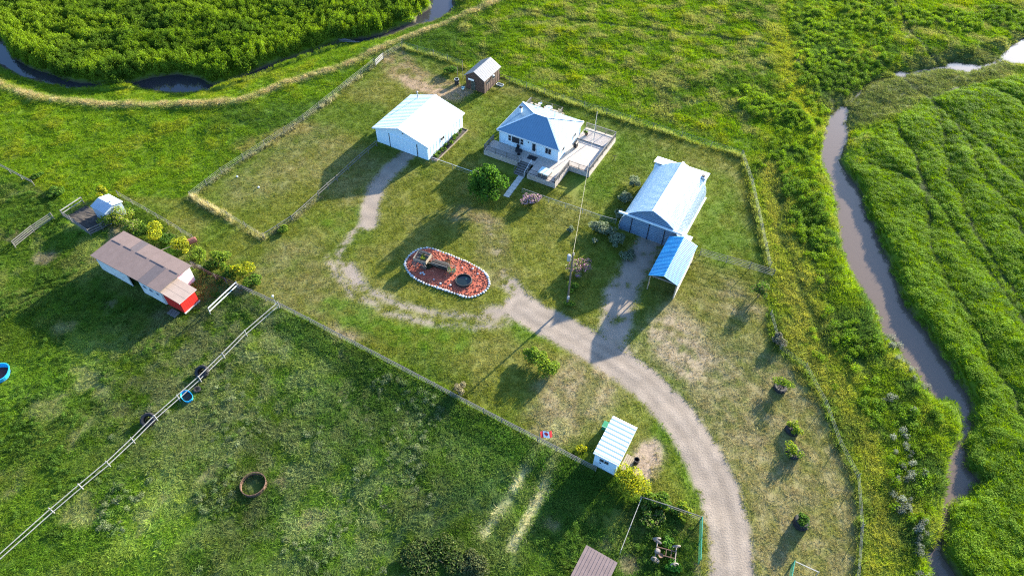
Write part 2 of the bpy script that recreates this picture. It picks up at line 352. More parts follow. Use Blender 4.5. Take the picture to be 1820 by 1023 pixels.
blob([(990,590),(930,580)], 1.2, LUSH_G, LUSH_T, 0.7, n3, soft=2)
blob([(640,380),(600,400)], 1.2, LUSH_G, LUSH_T, 0.6, n3, soft=2)
blob([(890,200),(960,270)], 3.0, LUSH_G, LUSH_T, 0.4, n2)
blob([(1080,260),(1060,330)], 2.0, LUSH_G, LUSH_T, 0.5, n2)
blob([(1190,780),(1215,830),(1240,880)], 1.0, LUSH_G, LUSH_T, 0.7, n2, soft=2)
blob([(620,760),(760,850),(900,960),(600,900)], 8, (0.03,0.045,0.012), (0.048,0.088,0.016), 0.45, n2, 0.4, .6, h=.4, d=10, soft=8)
# bare patches in the pasture
for q, r in (((66,610),1.0),((60,690),1.3),((90,680),.6),((110,750),.7),((285,560),1.6),((15,690),1.0),((90,430),.8),((75,640),1.2),((330,600),.8),((420,690),1.0),((225,640),.8),((180,730),.9),((300,620),.7),((560,640),1.0),((640,690),.8),((30,540),1.0),((470,700),.9),((380,800),.9),((40,660),.9),((235,570),.6),((790,965),1.0),((735,830),.7),((860,990),.9)):
    blob([q], r*1.25, (0.27,0.215,0.16), (0.22,0.185,0.12), 1.0, n3, 0.1, .42, h=.08, d=.4, soft=1.6)
for k_ in (0, 3.2):
    blob([(962+9*k_,786+5*k_),(925+13*k_,850+6*k_),(862+15*k_,948+7*k_)], 0.2, (0.27,0.25,0.14), (0.28,0.265,0.135), 1.0, n3, 0.1, .45, h=.12, d=6, soft=0.55, wb_=.5)
blob([(1000,760),(985,778)], 0.25, (0.25,0.24,0.13), (0.26,0.25,0.13), 0.95, n3, 0.15, .5, h=.2, d=9, soft=1.2)
for ln in ([(900,855),(820,880),(740,920),(690,980)], [(905,885),(830,905),(760,950)]):
    blob(ln, 0.1, (0.03,0.045,0.02), (0.03,0.06,0.02), 0.8, n3, 0.1, .4, h=.12, d=6, soft=0.9)
blob([(520,578),(700,680),(850,760),(945,812),(1040,850)], 0.9, (0.02,0.035,0.01), (0.036,0.075,0.012), 0.85, n3, 0.2, .5, h=.6, d=12, soft=2.2)  # tall weeds below the fence, shade there darkens their colour too
blob([(640,730),(720,760),(830,800)], 3, (0.02,0.035,0.01), (0.038,0.075,0.014), 0.7, n2, 0.4, .6, h=.5, d=11, soft=4)
# bank between yard and river
wb = 1-smooth(-0.3, 0.3, d_bank)
apply(wb, (0.05, 0.07, 0.014), (0.115, 0.165, 0.018), 0.55, 10)
apply(wb*smooth(0.5, 0.66, n2), None, (0.15, 0.175, 0.03), 0.55, 9)
apply(wb*smooth(0.52, 0.68, fbm(XX, YY, 5, 101, 4)), None, (0.048, 0.085, 0.018), 0.7, 8)
blob([(1375,300),(1390,420),(1410,560),(1450,680)], 1.2, None, (0.21,0.205,0.045), 0.8, n3, h=.5, soft=2)
blob([(1405,420),(1450,560),(1500,700),(1560,860),(1570,1040)], 0.8, None, (0.20,0.20,0.04), 0.7, n3, h=.5, soft=2)
blob([(1385,60),(1400,120),(1430,200)], 1.5, None, (0.20,0.21,0.03), 0.8, n3, h=.5, soft=3)
for ln in ([(1378,330),(1395,430),(1430,540),(1465,620)], [(1420,370),(1450,470),(1500,590),(1560,690)]):
    blob(ln, 0.15, (0.02,0.03,0.01), (0.035,0.06,0.012), 0.9, n3, 0.2, .5, h=.25, d=7, soft=0.9)
# marsh at the creek
apply(mar*0.85, (0.05,0.045,0.02), (0.085, 0.10, 0.03), 0.35, 7)
# willow ground
for d_ in (d_wl, d_wr):
    w_ = 1-smooth(-0.3, 0.5, d_); apply(w_, (0.05, 0.075, 0.012), (0.095, 0.150, 0.012), 0.45, 8)
# dry grass strips along levee and fences
wl_ = np.exp(-(d_lev/0.75)**2); apply(wl_*(0.5+0.5*smooth(.3,.6,n3)), (0.24,0.19,0.10), (0.30,0.245,0.125), 0.40, 13)
FENCE_W = [(340,352),(395,310),(540,215),(665,115),(715,85)]
FENCE_S = [(340,352),(405,385),(470,424),(520,392),(567,350)]
FENCE_N = [(715,85),(770,100),(825,120)], [(893,137),(1000,180),(1160,230),(1320,280),(1335,330),(1352,410),(1365,475)]
for ln, cg, ct, hh, w in ((FENCE_W, (.16,.14,.085), (.19,.18,.10), .6, .5), (FENCE_S[:3], (.24,.2,.11), (.31,.27,.14), .8, .6), (FENCE_S[2:], (.14,.12,.06), (.17,.16,.08), .3, .45),
                       (FENCE_N[0], (.10,.10,.03), (.15,.16,.05), .85, .6), (FENCE_N[1], (.10,.11,.03), (.14,.16,.045), .95, .6),
                       ([(500,548),(955,785),(1090,845)], (.04,.06,.01), (.075,.12,.02), .6, .45), ([(1372,560),(1385,620),(1430,655),(1465,720),(1490,790),(1522,850),(1528,940),(1522,1040)], (.06,.08,.02), (.10,.14,.03), .75, .5)):
    fw_ = np.exp(-(dist_line(ln, 0, 0.9)/(w*.75))**2)*(0.35+0.65*smooth(.35, .6, fbm(XX, YY, 2.0, 171, 3))); apply(fw_, cg, ct, hh, 13)
# cattle trails
wt = np.exp(-(d_tr/0.4)**2); apply(wt, (0.015, 0.022, 0.008), (0.022, 0.04, 0.010), 0.10, 3)
cow = np.minimum.reduce([dist_line(t, 0, 1.2) for t in ([(0,20),(120,40),(300,60)], [(320,0),(380,20),(440,40),(560,30)], [(100,60),(220,100),(330,90)])])

# the ground between the blades carries nearly the colour of the sward
tint = np.maximum(mixc(tint, tint.mean(-1, keepdims=True)*C(1,1,1), -0.06), 0.004); pz = 1-smooth(-0.3, 0.3, d_past); tint *= (1+0.12*pz)[..., None]; tint *= (1+pz*0.6*(fbm(XX, YY, 9, 181, 4)-.5)*2)[..., None]
su = XX*math.cos(R(-25))+YY*math.sin(R(-25))+3*(n4-.5); tint *= (1+(d_yard < 0)*0.09*np.cos(su*2*math.pi/1.7)*smooth(.35,.6,n1))[..., None]
colr = mixc(colr, tint*0.95, 0.75*smooth(1.5, 6, Dn)); notyard = smooth(-.2, .2, d_yard); Hh *= (1-0.42*notyard)
# gravel
def trk(pts, w, soft=.35): return 1-smooth(w-soft, w+soft, dist_line(pts, 0, 1.0))
MAIN = [(1302,1080),(1300,1000),(1295,940),(1278,870),(1243,800),(1200,735),(1140,675),(1075,630),(1010,592),(950,562),(925,545)]
gr = 1-smooth(2.05, 2.6, dist_line(MAIN, 0, 0.45))
gr = np.maximum(gr, trk([(955,564),(915,550),(870,562)], 1.3, 1.0)*smooth(.25, .5, n3+.1))
gr = np.maximum(gr, trk([(965,565),(940,540),(910,505)], 1.2, .7)*smooth(.3, .5, n3+.1))
gr = np.maximum(gr, trk([(930,553),(860,567),(780,558),(700,536),(645,512),(610,480)], 0.6, .75)*smooth(.30, .54, n3+.08))
gr = np.maximum(gr, trk([(925,570),(860,583),(780,578),(690,553),(630,524),(592,486),(585,455)], 0.45, .6)*smooth(.34, .56, n3+.08)*.95)
gr = np.maximum(gr, trk([(610,480),(602,455),(622,420),(645,395)], 0.5, .6)*smooth(.28, .5, n3+.1))
gr = np.maximum(gr, trk([(640,505),(615,470)], 1.1, .7)*smooth(.3, .5, n3+.05))
gr = np.maximum(gr, trk([(655,398),(655,365),(668,335),(695,300),(722,278)], 1.5, .5))
gr = np.maximum(gr, trk([(1165,418),(1130,470),(1105,520),(1090,590)], 2.0, .8)*smooth(.2, .5, n3+.12))
gr = np.maximum(gr, trk([(1085,590),(1110,630)], 1.4, .8)*.9)
gr = np.maximum(gr, trk([(870,400),(885,470),(935,545)], 0.4, .7)*smooth(.45, .6, n3)*.8)
apply(gr, None, None, None, 0.0)
gcol = full((0.205, 0.166, 0.130))*(0.9+0.2*n3)[..., None]
crown = dist_line(MAIN, 0, 0.2)
gcol = gcol*(1+0.13*np.cos(crown*2*math.pi/1.55+2*(n4-.5))*np.exp(-(crown/2.2)**2))[..., None]
colr = mixc(colr, gcol, gr)
# stream bed and mud
mud = 1-smooth(-0.2, 0.6, dwc); colr = mixc(colr, C(0.055, 0.042, 0.032), mud); Dn *= (1-mud)
colr *= 1.15; colr *= (0.86+0.28*n3)[..., None]

# ------------------------------------------------------------------ terrain meshes
def sheet_material(name="yard_ground", lo=.68, hi=1.32, sc=2.6):
    M = bpy.data.materials.new(name); M.use_nodes = True; n, l = M.node_tree.nodes, M.node_tree.links
    b = n["Principled BSDF"]; b.inputs["Roughness"].default_value = 0.95; b.inputs["Specular IOR Level"].default_value = 0.1
    at = n.new("ShaderNodeAttribute"); at.attribute_name = "cover"
    ge = n.new("ShaderNodeNewGeometry")
    nz = n.new("ShaderNodeTexNoise"); nz.inputs["Scale"].default_value = sc; nz.inputs["Detail"].default_value = 8; nz.inputs["Roughness"].default_value = 0.72
    l.new(ge.outputs["Position"], nz.inputs["Vector"])
    mr = n.new("ShaderNodeMapRange"); mr.inputs[1].default_value = .3; mr.inputs[2].default_value = .7; mr.inputs[3].default_value = lo; mr.inputs[4].default_value = hi
    l.new(nz.outputs["Fac"], mr.inputs[0])
    mx = n.new("ShaderNodeVectorMath"); mx.operation = 'SCALE'; l.new(at.outputs["Color"], mx.inputs[0]); l.new(mr.outputs[0], mx.inputs["Scale"])
    l.new(mx.outputs[0], b.inputs["Base Color"])
    n2_ = n.new("ShaderNodeTexNoise"); n2_.inputs["Scale"].default_value = 6; n2_.inputs["Detail"].default_value = 6; l.new(ge.outputs["Position"], n2_.inputs["Vector"])
    bp = n.new("ShaderNodeBump"); bp.inputs["Strength"].default_value = 0.55; bp.inputs["Distance"].default_value = 0.06
    l.new(n2_.outputs["Fac"], bp.inputs["Height"]); l.new(bp.outputs[0], b.inputs["Normal"])
    return M
M_GROUND = sheet_material()
M_GRAVEL = sheet_material("packed_gravel", .82, 1.18, 5.0)
def np_mesh(name, V, Q, attr=None, material=None, smooth_=True):
    me = bpy.data.meshes.new(name); k = Q.shape[1]
    me.vertices.add(len(V)); me.vertices.foreach_set("co", np.ascontiguousarray(V, np.float32).ravel())
    me.loops.add(Q.size); me.loops.foreach_set("vertex_index", np.ascontiguousarray(Q, np.int32).ravel())
    me.polygons.add(len(Q)); me.polygons.foreach_set("loop_start", np.arange(0, Q.size, k, dtype=np.int32))
    me.polygons.foreach_set("use_smooth", np.full(len(Q), smooth_))
    if attr:
        nm, A = attr; a = me.attributes.new(nm, 'FLOAT_COLOR', 'POINT')
        a.data.foreach_set("color", np.ascontiguousarray(np.hstack([A, np.ones((len(A), 1))]), np.float32).ravel())
    me.update(calc_edges=True)
    if material: me.materials.append(material)
    return me
V = np.stack([XX, YY, ZZ], -1).reshape(-1, 3); A = colr.reshape(-1, 3)
ii = np.arange(NX*NY).reshape(NY, NX)
Q = np.stack([ii[:-1, :-1], ii[:-1, 1:], ii[1:, 1:], ii[1:, :-1]], -1).reshape(-1, 4)
gq = (gr[:-1, :-1]+gr[1:, 1:]+gr[:-1, 1:]+gr[1:, :-1]).reshape(-1)/4 > 0.5
def sub(V, A, Q):
    u, inv = np.unique(Q, return_inverse=True); return V[u], A[u], inv.reshape(Q.shape)
# far land: rings out to the horizon, joined to the fine sheet
def ring(): 
    xs = np.concatenate([[-2500,-1200,-600,-350,-220,-160], [X0, 0, gx[-1]], [160,220,350,600,1200,2500]]); ys = np.concatenate([[-2500,-900,-300,-100,-30], [Y0, 90, gy[-1]], [200,260,400,800,1600,3000]])
    vx, vy = np.meshgrid(xs, ys); v = np.stack([vx.ravel(), vy.ravel(), np.full(vx.size, -0.02)], -1); k = len(xs); f = []
    for j in range(len(ys)-1):
        for i in range(k-1):
            if X0 <= xs[i] < gx[-1]-1 and Y0 <= ys[j] < gy[-1]-1: continue
            f.append((j*k+i, j*k+i+1, j*k+k+i+1, j*k+k+i))
    return v, np.array(f)
rv, rf = ring()
v1, a1, q1 = sub(V, A, Q[~gq]); v2, a2, q2 = sub(V, A, Q[gq])
gv = np.vstack([v1, rv]); ga = np.vstack([a1, np.tile(C(0.05, 0.07, 0.018), (len(rv), 1))]); gf = np.vstack([q1, rf+len(v1)])
tag(inst("ground", np_mesh("ground", gv, gf, ("cover", ga), M_GROUND)), "grass covered farm ground around the buildings", "ground", kind="structure")
tag(inst("driveway", np_mesh("driveway", v2, q2, ("cover", a2), M_GRAVEL)), "pale gravel driveway winding up to the garage", "driveway", kind="structure")
# water
def water_material():
    M = bpy.data.materials.new("muddy_river_water"); M.use_nodes = True; n, l = M.node_tree.nodes, M.node_tree.links
    b = n["Principled BSDF"]; b.inputs["Base Color"].default_value = (0.120, 0.090, 0.070, 1); b.inputs["Roughness"].default_value = 0.04; b.inputs["IOR"].default_value = 1.33
    ge = n.new("ShaderNodeNewGeometry"); nz = n.new("ShaderNodeTexNoise"); nz.inputs["Scale"].default_value = 0.8; nz.inputs["Detail"].default_value = 3; l.new(ge.outputs["Position"], nz.inputs["Vector"])
    bp = n.new("ShaderNodeBump"); bp.inputs["Strength"].default_value = 0.05; bp.inputs["Distance"].default_value = 0.1; l.new(nz.outputs["Fac"], bp.inputs["Height"]); l.new(bp.outputs[0], b.inputs["Normal"])
    return M
M_WATER = water_material()
M_WATERD = M_WATER.copy(); M_WATERD.node_tree.nodes["Principled BSDF"].inputs["Base Color"].default_value = (0.030, 0.028, 0.032, 1)  # darker copy: dimmer sky reflection away from the sun put into base colour
def water(name, label, x0, x1, y0, y1, M_WATER=M_WATER):
    o = part(name, MB().add([(x0,y0,WZ),(x1,y0,WZ),(x1,y1,WZ),(x0,y1,WZ)], [(0,1,2,3)]), M_WATER, None); tag(o, label, "river", kind="structure")
water("river", "dark meandering river along the willow bank beyond the far field", -132, -5, 98, 172, M_WATERD)
water("river", "brown river winding down beside the farmyard to the shallow pools", 25, 132, 4, 172)
# ------------------------------------------------------------------ vegetation that nobody could count
def tuft_mesh(name, n, spread, lean, wid, seed, material):
    r = np.random.default_rng(seed); V = []; F = []
    for i in range(n):
        a = r.random()*6.283; d = spread*math.sqrt(r.random()); bx, by = d*math.cos(a), d*math.sin(a)
        la = a+r.normal()*0.8; L = lean*(0.4+r.random()); h = 0.55+0.45*r.random(); w = wid*(0.7+0.6*r.random())
        o = r.random()*6.283; wx, wy = w*math.cos(o), w*math.sin(o); k = len(V)
        V += [(bx-wx, by-wy, -0.08), (bx+wx, by+wy, -0.08), (bx+L*.45*math.cos(la)+wx*.75, by+L*.45*math.sin(la)+wy*.75, h*.62), (bx+L*.45*math.cos(la)-wx*.75, by+L*.45*math.sin(la)-wy*.75, h*.62), (bx+L*math.cos(la), by+L*math.sin(la), h)]
        F += [(k, k+1, k+2, k+3), (k+3, k+2, k+4)]
    me = bpy.data.meshes.new(name); me.from_pydata(V, [], F); me.materials.append(material); return me
def leaf_cloud(n, rad, size, seed, lobes=7, flat=1.0, inner=0.25, spread=(0.35, 0.3), lsize=(0.36, 0.22)):
    """leaf quads over a lumpy crown of unit radius scaled by rad; returns V, Q, leaf positions"""
    r = np.random.default_rng(seed)
    lc = r.normal(size=(lobes, 3)); lc /= np.linalg.norm(lc, axis=1)[:, None]; lc[:, 2] = np.abs(lc[:, 2])*0.9-0.15; lc *= (spread[0]+spread[1]*r.random((lobes, 1)))
    lr = lsize[0]+lsize[1]*r.random(lobes)
    k = r.integers(0, lobes, n); d = r.normal(size=(n, 3)); d /= np.linalg.norm(d, axis=1)[:, None]
    rr = np.where(r.random(n) < inner, r.random(n)**0.5, 0.85+0.25*r.random(n))
    P = lc[k]+d*(lr[k]*rr)[:, None]
    nrm = d+r.normal(size=(n, 3))*0.7; nrm[:, 2] += 0.3; nrm /= np.linalg.norm(nrm, axis=1)[:, None]
    up = r.normal(size=(n, 3)); a = np.cross(nrm, up); a /= np.linalg.norm(a, axis=1)[:, None]; b = np.cross(nrm, a)
    P = P*np.array(rad); s = (size*(0.6+0.8*r.random(n)))[:, None]
    V = np.stack([P-a*s*.5, P-b*s*.32, P+a*s*.5+nrm*s*.12, P+b*s*.32], 1).reshape(-1, 3)
    return V, np.arange(4*n).reshape(-1, 4), P
PROTO = bpy.data.collections.new("scatter_sources")     # not linked to the scene: only sources for the ground cover
def proto(me):
    o = bpy.data.objects.new(me.name, me); PROTO.objects.link(o); return o
def scatter(name, label, cat, P, rot, scl, tnt, which, protos):
    me = bpy.data.meshes.new(name); n = len(P); me.vertices.add(n); me.vertices.foreach_set("co", np.ascontiguousarray(P, np.float32).ravel())
    for nm, ty, arr in (("rot", 'FLOAT_VECTOR', rot), ("scl", 'FLOAT_VECTOR', scl)):
        a = me.attributes.new(nm, ty, 'POINT'); a.data.foreach_set("vector", np.ascontiguousarray(arr, np.float32).ravel())
    a = me.attributes.new("tint", 'FLOAT_COLOR', 'POINT'); a.data.foreach_set("color", np.ascontiguousarray(np.hstack([tnt, np.ones((n, 1))]), np.float32).ravel())
    a = me.attributes.new("which", 'INT', 'POINT'); a.data.foreach_set("value", np.ascontiguousarray(which, np.int32))
    o = inst(name, me); tag(o, label, cat, kind="stuff")
    ng = bpy.data.node_groups.new(name, 'GeometryNodeTree'); ng.is_modifier = True
    ng.interface.new_socket("Geometry", in_out='INPUT', socket_type='NodeSocketGeometry'); ng.interface.new_socket("Geometry", in_out='OUTPUT', socket_type='NodeSocketGeometry')
    N, L = ng.nodes, ng.links; gi = N.new("NodeGroupInput"); go = N.new("NodeGroupOutput")
    iop = N.new("GeometryNodeInstanceOnPoints"); g2i = N.new("GeometryNodeGeometryToInstance")
    for p in reversed(protos):
        oi = N.new("GeometryNodeObjectInfo"); oi.inputs["Object"].default_value = p; L.new(oi.outputs["Geometry"], g2i.inputs[0])
    def at(nm, ty):
        q = N.new("GeometryNodeInputNamedAttribute"); q.data_type = ty; q.inputs["Name"].default_value = nm; return q.outputs[0]
    L.new(gi.outputs[0], iop.inputs["Points"]); L.new(g2i.outputs[0], iop.inputs["Instance"]); iop.inputs["Pick Instance"].default_value = True
    L.new(at("which", 'INT'), iop.inputs["Instance Index"]); L.new(at("rot", 'FLOAT_VECTOR'), iop.inputs["Rotation"]); L.new(at("scl", 'FLOAT_VECTOR'), iop.inputs["Scale"])
    L.new(iop.outputs[0], go.inputs[0])
    md = o.modifiers.new("cover", 'NODES'); md.node_group = ng
    return o
def candidates(per_m2, seed):
    r = np.random.default_rng(seed); n = int(per_m2*(X1-X0-4)*(Y1-Y0-4)); x = X0+2+r.random(n)*(X1-X0-4); y = Y0+2+r.random(n)*(Y1-Y0-4)
    k = (np.abs(x) < 36+0.80*y) & (y > 12); return x[k], y[k], r
def samp(F, x, y): return F[np.clip(((y-Y0)/ST).round().astype(int), 0, NY-1), np.clip(((x-X0)/ST).round().astype(int), 0, NX-1)]

# footprints kept clear of grass: filled by the builders below through KEEP
KEEP = []       # (origin, angle, x0, x1, y0, y1)
def keep_clear(o, rz, x0, x1, y0, y1): KEEP.append((o.x, o.y, rz, x0, x1, y0, y1))
def blocked(x, y):
    b = np.zeros(len(x), bool)
    for ox, oy, rz, x0, x1, y0, y1 in KEEP:
        dx, dy = x-ox, y-oy; u = dx*math.cos(rz)+dy*math.sin(rz); v = -dx*math.sin(rz)+dy*math.cos(rz)
        b |= (u > x0) & (u < x1) & (v > y0) & (v < y1)
    return b
def grow_cover():
    T = [proto(tuft_mesh("blades", 20, 0.36, 0.42, 0.028, 100+i, M_TUFT)) for i in range(5)]
    x, y, r = candidates(16.0, 5)
    D = samp(Dn, x, y); keep = (r.random(len(x))*16.0 < D*1.2) & ~blocked(x, y); x, y = x[keep], y[keep]; n = len(x)
    h = samp(Hh, x, y)*(0.65+0.7*r.random(n)); lw = (samp(d_yard, x, y) < 0)[:, None]; t = samp(tint, x, y)*np.where(lw, 0.87+0.26*r.random((n, 1)), 0.75+0.5*r.random((n, 1))); t[:, 0] *= 0.88+0.24*r.random(n); t *= 1.45
    lawn = samp(d_yard, x, y) < 0
    w = np.where(lawn, 0.55+0.4*r.random(n), 0.65+0.5*r.random(n))
    z = samp(ZZ, x, y); rot = np.stack([r.normal(size=n)*.12, r.normal(size=n)*.12, r.random(n)*6.283], -1)
    P = np.stack([x, y, z], -1); S = np.stack([w, w, h], -1); which = r.integers(0, 5, n)
    scatter("lawn_grass", "short mown grass of the farmyard around the house and driveway", "grass", P[lawn], rot[lawn], S[lawn], t[lawn], which[lawn], T)
    tl = ~lawn
    scatter("meadow_grass", "tall uneven green grass of the meadows, pasture and river banks", "grass", P[tl], rot[tl], S[tl], t[tl], which[tl], T)
    print("tufts", n)
    # low willow thickets
    M = []
    for i in range(5):
        V, Q, _ = leaf_cloud(230, (1, 1, 1), 0.2, 300+i, 9)
        me = np_mesh("thicket", V, Q, None, M_MOUND, False); M.append(proto(me))
    x, y, r = candidates(2.2, 9)
    dl, dr, db = samp(d_wl, x, y), samp(d_wr, x, y), samp(d_bank, x, y); tr = samp(d_tr, x, y); cw = samp(cow, x, y); q2 = samp(n2, x, y); q1 = samp(n1, x, y); q4 = samp(fbm(XX, YY, 6, 131, 4), x, y)
    dwv = samp(dwc, x, y)
    inl, inr, inb = dl < -0.2, dr < 0.2, (db < -1.5)
    pr = np.where(inl, 0.95, np.where(inr, 0.95, np.where(inb, np.where(q4 > 0.52, 0.7, 0.15), 0.0)))
    clump = np.zeros(len(x))
    for cx, cy, rr in ((1350,190,5),(1330,170,4),(1440,130,4),(1470,60,6),(1520,40,5),(1700,35,7),(1620,30,6),(1800,40,5),(1430,215,4),(1460,250,3),(1780,30,7)):
        g = G(cx, cy); clump = np.maximum(clump, (np.hypot(x-g[0], y-g[1]) < rr*0.7)*0.7)
    pr = np.maximum(pr, clump)
    keep = (r.random(len(x)) < pr) & ((samp(d_yel, x, y) > 1.1) | ~inb) & (tr > 0.5) & (dwv > np.where(inr, 0.05, 0.3)) & ~(inl & (cw < 0.5)) & ~blocked(x, y)
    x, y = x[keep], y[keep]; inl, inr, q1, q2, q4 = inl[keep], inr[keep], q1[keep], q2[keep], q4[keep]; edge = dwv[keep]; n = len(x)
    base = np.where(inl, 0.8+1.1*q2, np.where(inr, 0.16+0.24*q2, 0.45+0.5*q2)); hgt = base*(0.75+0.5*r.random(n))*np.where(inl & (edge < 4), 1.35, 1.0); wid = (0.62+0.35*r.random(n))*np.where(inl, 1.1, 0.95)
    a_ = C(0.072, 0.120, 0.010); b_ = C(0.104, 0.158, 0.013); c_ = C(0.042, 0.080, 0.010)
    t = mixc(mixc(np.tile(a_, (n, 1)), b_, smooth(0.42, 0.62, q1+0.12*(r.random(n)-.5))), c_, smooth(0.5, 0.66, q4)*0.7)*np.where(inr, 1.9, np.where(inl, 1.35, 1.65))[:, None]*(0.72+0.56*r.random((n, 1)))
    P = np.stack([x, y, samp(ZZ, x, y)+hgt*0.22], -1); S = np.stack([wid, wid, hgt], -1); rot = np.stack([np.zeros(n), np.zeros(n), r.random(n)*6.283], -1)
    scatter("willow_thicket", "low dense green willow thicket covering both river meadows", "thicket", P, rot, S, t, r.integers(0, 5, n), M)
    print("mounds", n)
    # broad leaved weeds in the pasture
    x, y, r = candidates(3.0, 19); q = samp(fbm(XX, YY, 5, 151, 4), x, y); dp = samp(d_past, x, y)
    rc = G(560, 830); near = np.exp(-(np.hypot((x-rc[0])/22, (y-rc[1])/12))**2)
    keep = (dp < -0.8) & (r.random(len(x)) < smooth(0.5, 0.6, q)*0.6+near*0.6*smooth(.42,.56,q)) & (samp(colr, x, y)[:, 0] < .1) & ~blocked(x, y); x, y = x[keep], y[keep]; n = len(x); q = q[keep]; near = near[keep]
    h = 0.16+0.32*r.random(n)*smooth(.45,.65,q)+.06; w = .28+.36*r.random(n)
    t = mixc(np.tile(C(0.05, 0.095, 0.014), (n, 1)), C(0.15, 0.17, 0.085), (near > .3)*r.random(n))*(0.9+0.9*r.random((n, 1)))
    scatter("pasture_weeds", "patches of broad leaved weeds scattered over the lower pasture", "weeds", np.stack([x, y, samp(ZZ, x, y)+.04], -1), np.stack([np.zeros(n), np.zeros(n), r.random(n)*6.28], -1), np.stack([w, w, h], -1), t, r.integers(0, 5, n), M)
    # silvery wolf willow along the water's edge
    x, y, r = candidates(2.0, 15); d1 = np.full(len(x), 1e9)
    for ln in ([(1560,560),(1590,600),(1640,680)], [(1605,770),(1620,820),(1600,880),(1625,930),(1640,1000),(1650,1040)], [(1590,720),(1630,730)]):
        for a, b in zip(ln[:-1], ln[1:]):
            A_, B_ = G(*a), G(*b); u = np.clip(((x-A_[0])*(B_[0]-A_[0])+(y-A_[1])*(B_[1]-A_[1]))/np.sum((B_-A_)**2), 0, 1); d1 = np.minimum(d1, np.hypot(x-A_[0]-u*(B_-A_)[0], y-A_[1]-u*(B_-A_)[1]))
    keep = (d1 < 1.6) & (r.random(len(x)) < 0.5*np.exp(-d1)) ; x, y = x[keep], y[keep]; n = len(x)
    h = 0.5+0.5*r.random(n)
    scatter("silver_willow_thicket", "silvery grey wolf willow scrub along the edge of the brown river", "thicket", np.stack([x, y, samp(ZZ, x, y)+.15], -1), np.stack([np.zeros(n), np.zeros(n), r.random(n)*6.28], -1), np.stack([h*.7, h*.7, h], -1), np.tile(C(0.17, 0.185, 0.14), (n, 1))*(0.7+0.6*r.random((n, 1))), r.integers(0, 5, n), M)

# ------------------------------------------------------------------ single plants
def ground_z(x, y): return float(samp(ZZ, np.array([x]), np.array([y]))[0])
PLANT_SEED = [1000]
def shrub(name, label, cat, px, rad, h, cols, leaves=900, leaf=0.2, lobes=8, group=None, stems=5, trunk=None, lift=0.0, base=None, flower=None):
    PLANT_SEED[0] += 1; sd_ = PLANT_SEED[0]; r = np.random.default_rng(sd_)
    g = G(*px) if base is None else base
    z0 = ground_z(g[0], g[1]) if base is None else base[2]
    e = empty(name, label, cat, (g[0], g[1], z0), r.random()*6.28, group); leaves = int(leaves*1.6); leaf *= 1.08; rad *= 1.14
    cz = (h+lift)/2 if trunk else h*0.45
    V, Q, P = leaf_cloud(leaves, (rad*1.05, rad*1.05, (h-lift)*0.62), leaf, sd_, lobes, inner=0.3, spread=(.3,.62) if trunk else (.25,.62), lsize=(.17,.17) if trunk else (.2,.28)); V[:, 2] += lift+(h-lift)*0.42
    V[:, 2] = np.maximum(V[:, 2], 0.03)
    c = np.array(cols, np.float32); k = r.integers(0, len(c), leaves); A = c[k]*1.25*(0.65+0.7*r.random((leaves, 1)))
    if flower is not None:
        fl = r.random(leaves) < flower[1]; A[fl] = np.array(flower[0])*(0.8+0.4*r.random((fl.sum(), 1)))
    me = np_mesh("crown", V, Q, ("leafcol", np.repeat(A, 4, 0)), M_LEAF, False)
    inst("crown", me, e)
    mb = MB()
    if trunk:
        mb.tube([(0,0,-.2), (0.05,0,h*.25), (0,.06,h*.55), (.1,0,h*.8)], [trunk, trunk*.8, trunk*.5, trunk*.2], 7)
        for i in range(6):
            a = i*1.05+r.random(); z = h*(0.25+0.08*i); L = rad*0.75
            mb.tube([(0,0,z), (L*.5*math.cos(a), L*.5*math.sin(a), z+h*.12), (L*math.cos(a), L*math.sin(a), z+h*.2)], [trunk*.4, trunk*.28, trunk*.1], 5)
        part("trunk", mb, M_BARK, e)
    else:
        for i in range(stems):
            a = i*6.28/stems+r.random()*.6; L = rad*(0.3+.4*r.random())
            mb.tube([(0.05*math.cos(a), 0.05*math.sin(a), -.1), (L*.5*math.cos(a), L*.5*math.sin(a), h*.4), (L*math.cos(a), L*math.sin(a), h*.75)], [.035, .025, .01], 5)
        part("stem_cluster", mb, M_BARK, e)
    return e
GREEN = [(0.05,0.10,0.015), (0.08,0.14,0.02), (0.035,0.075,0.015)]
YELLOWG = [(0.20,0.22,0.02), (0.28,0.27,0.02), (0.13,0.17,0.02)]
SILVER = [(0.12,0.15,0.09), (0.17,0.195,0.13), (0.08,0.11,0.06)]
LIME = [(0.11,0.17,0.02), (0.15,0.20,0.025), (0.07,0.12,0.018)]
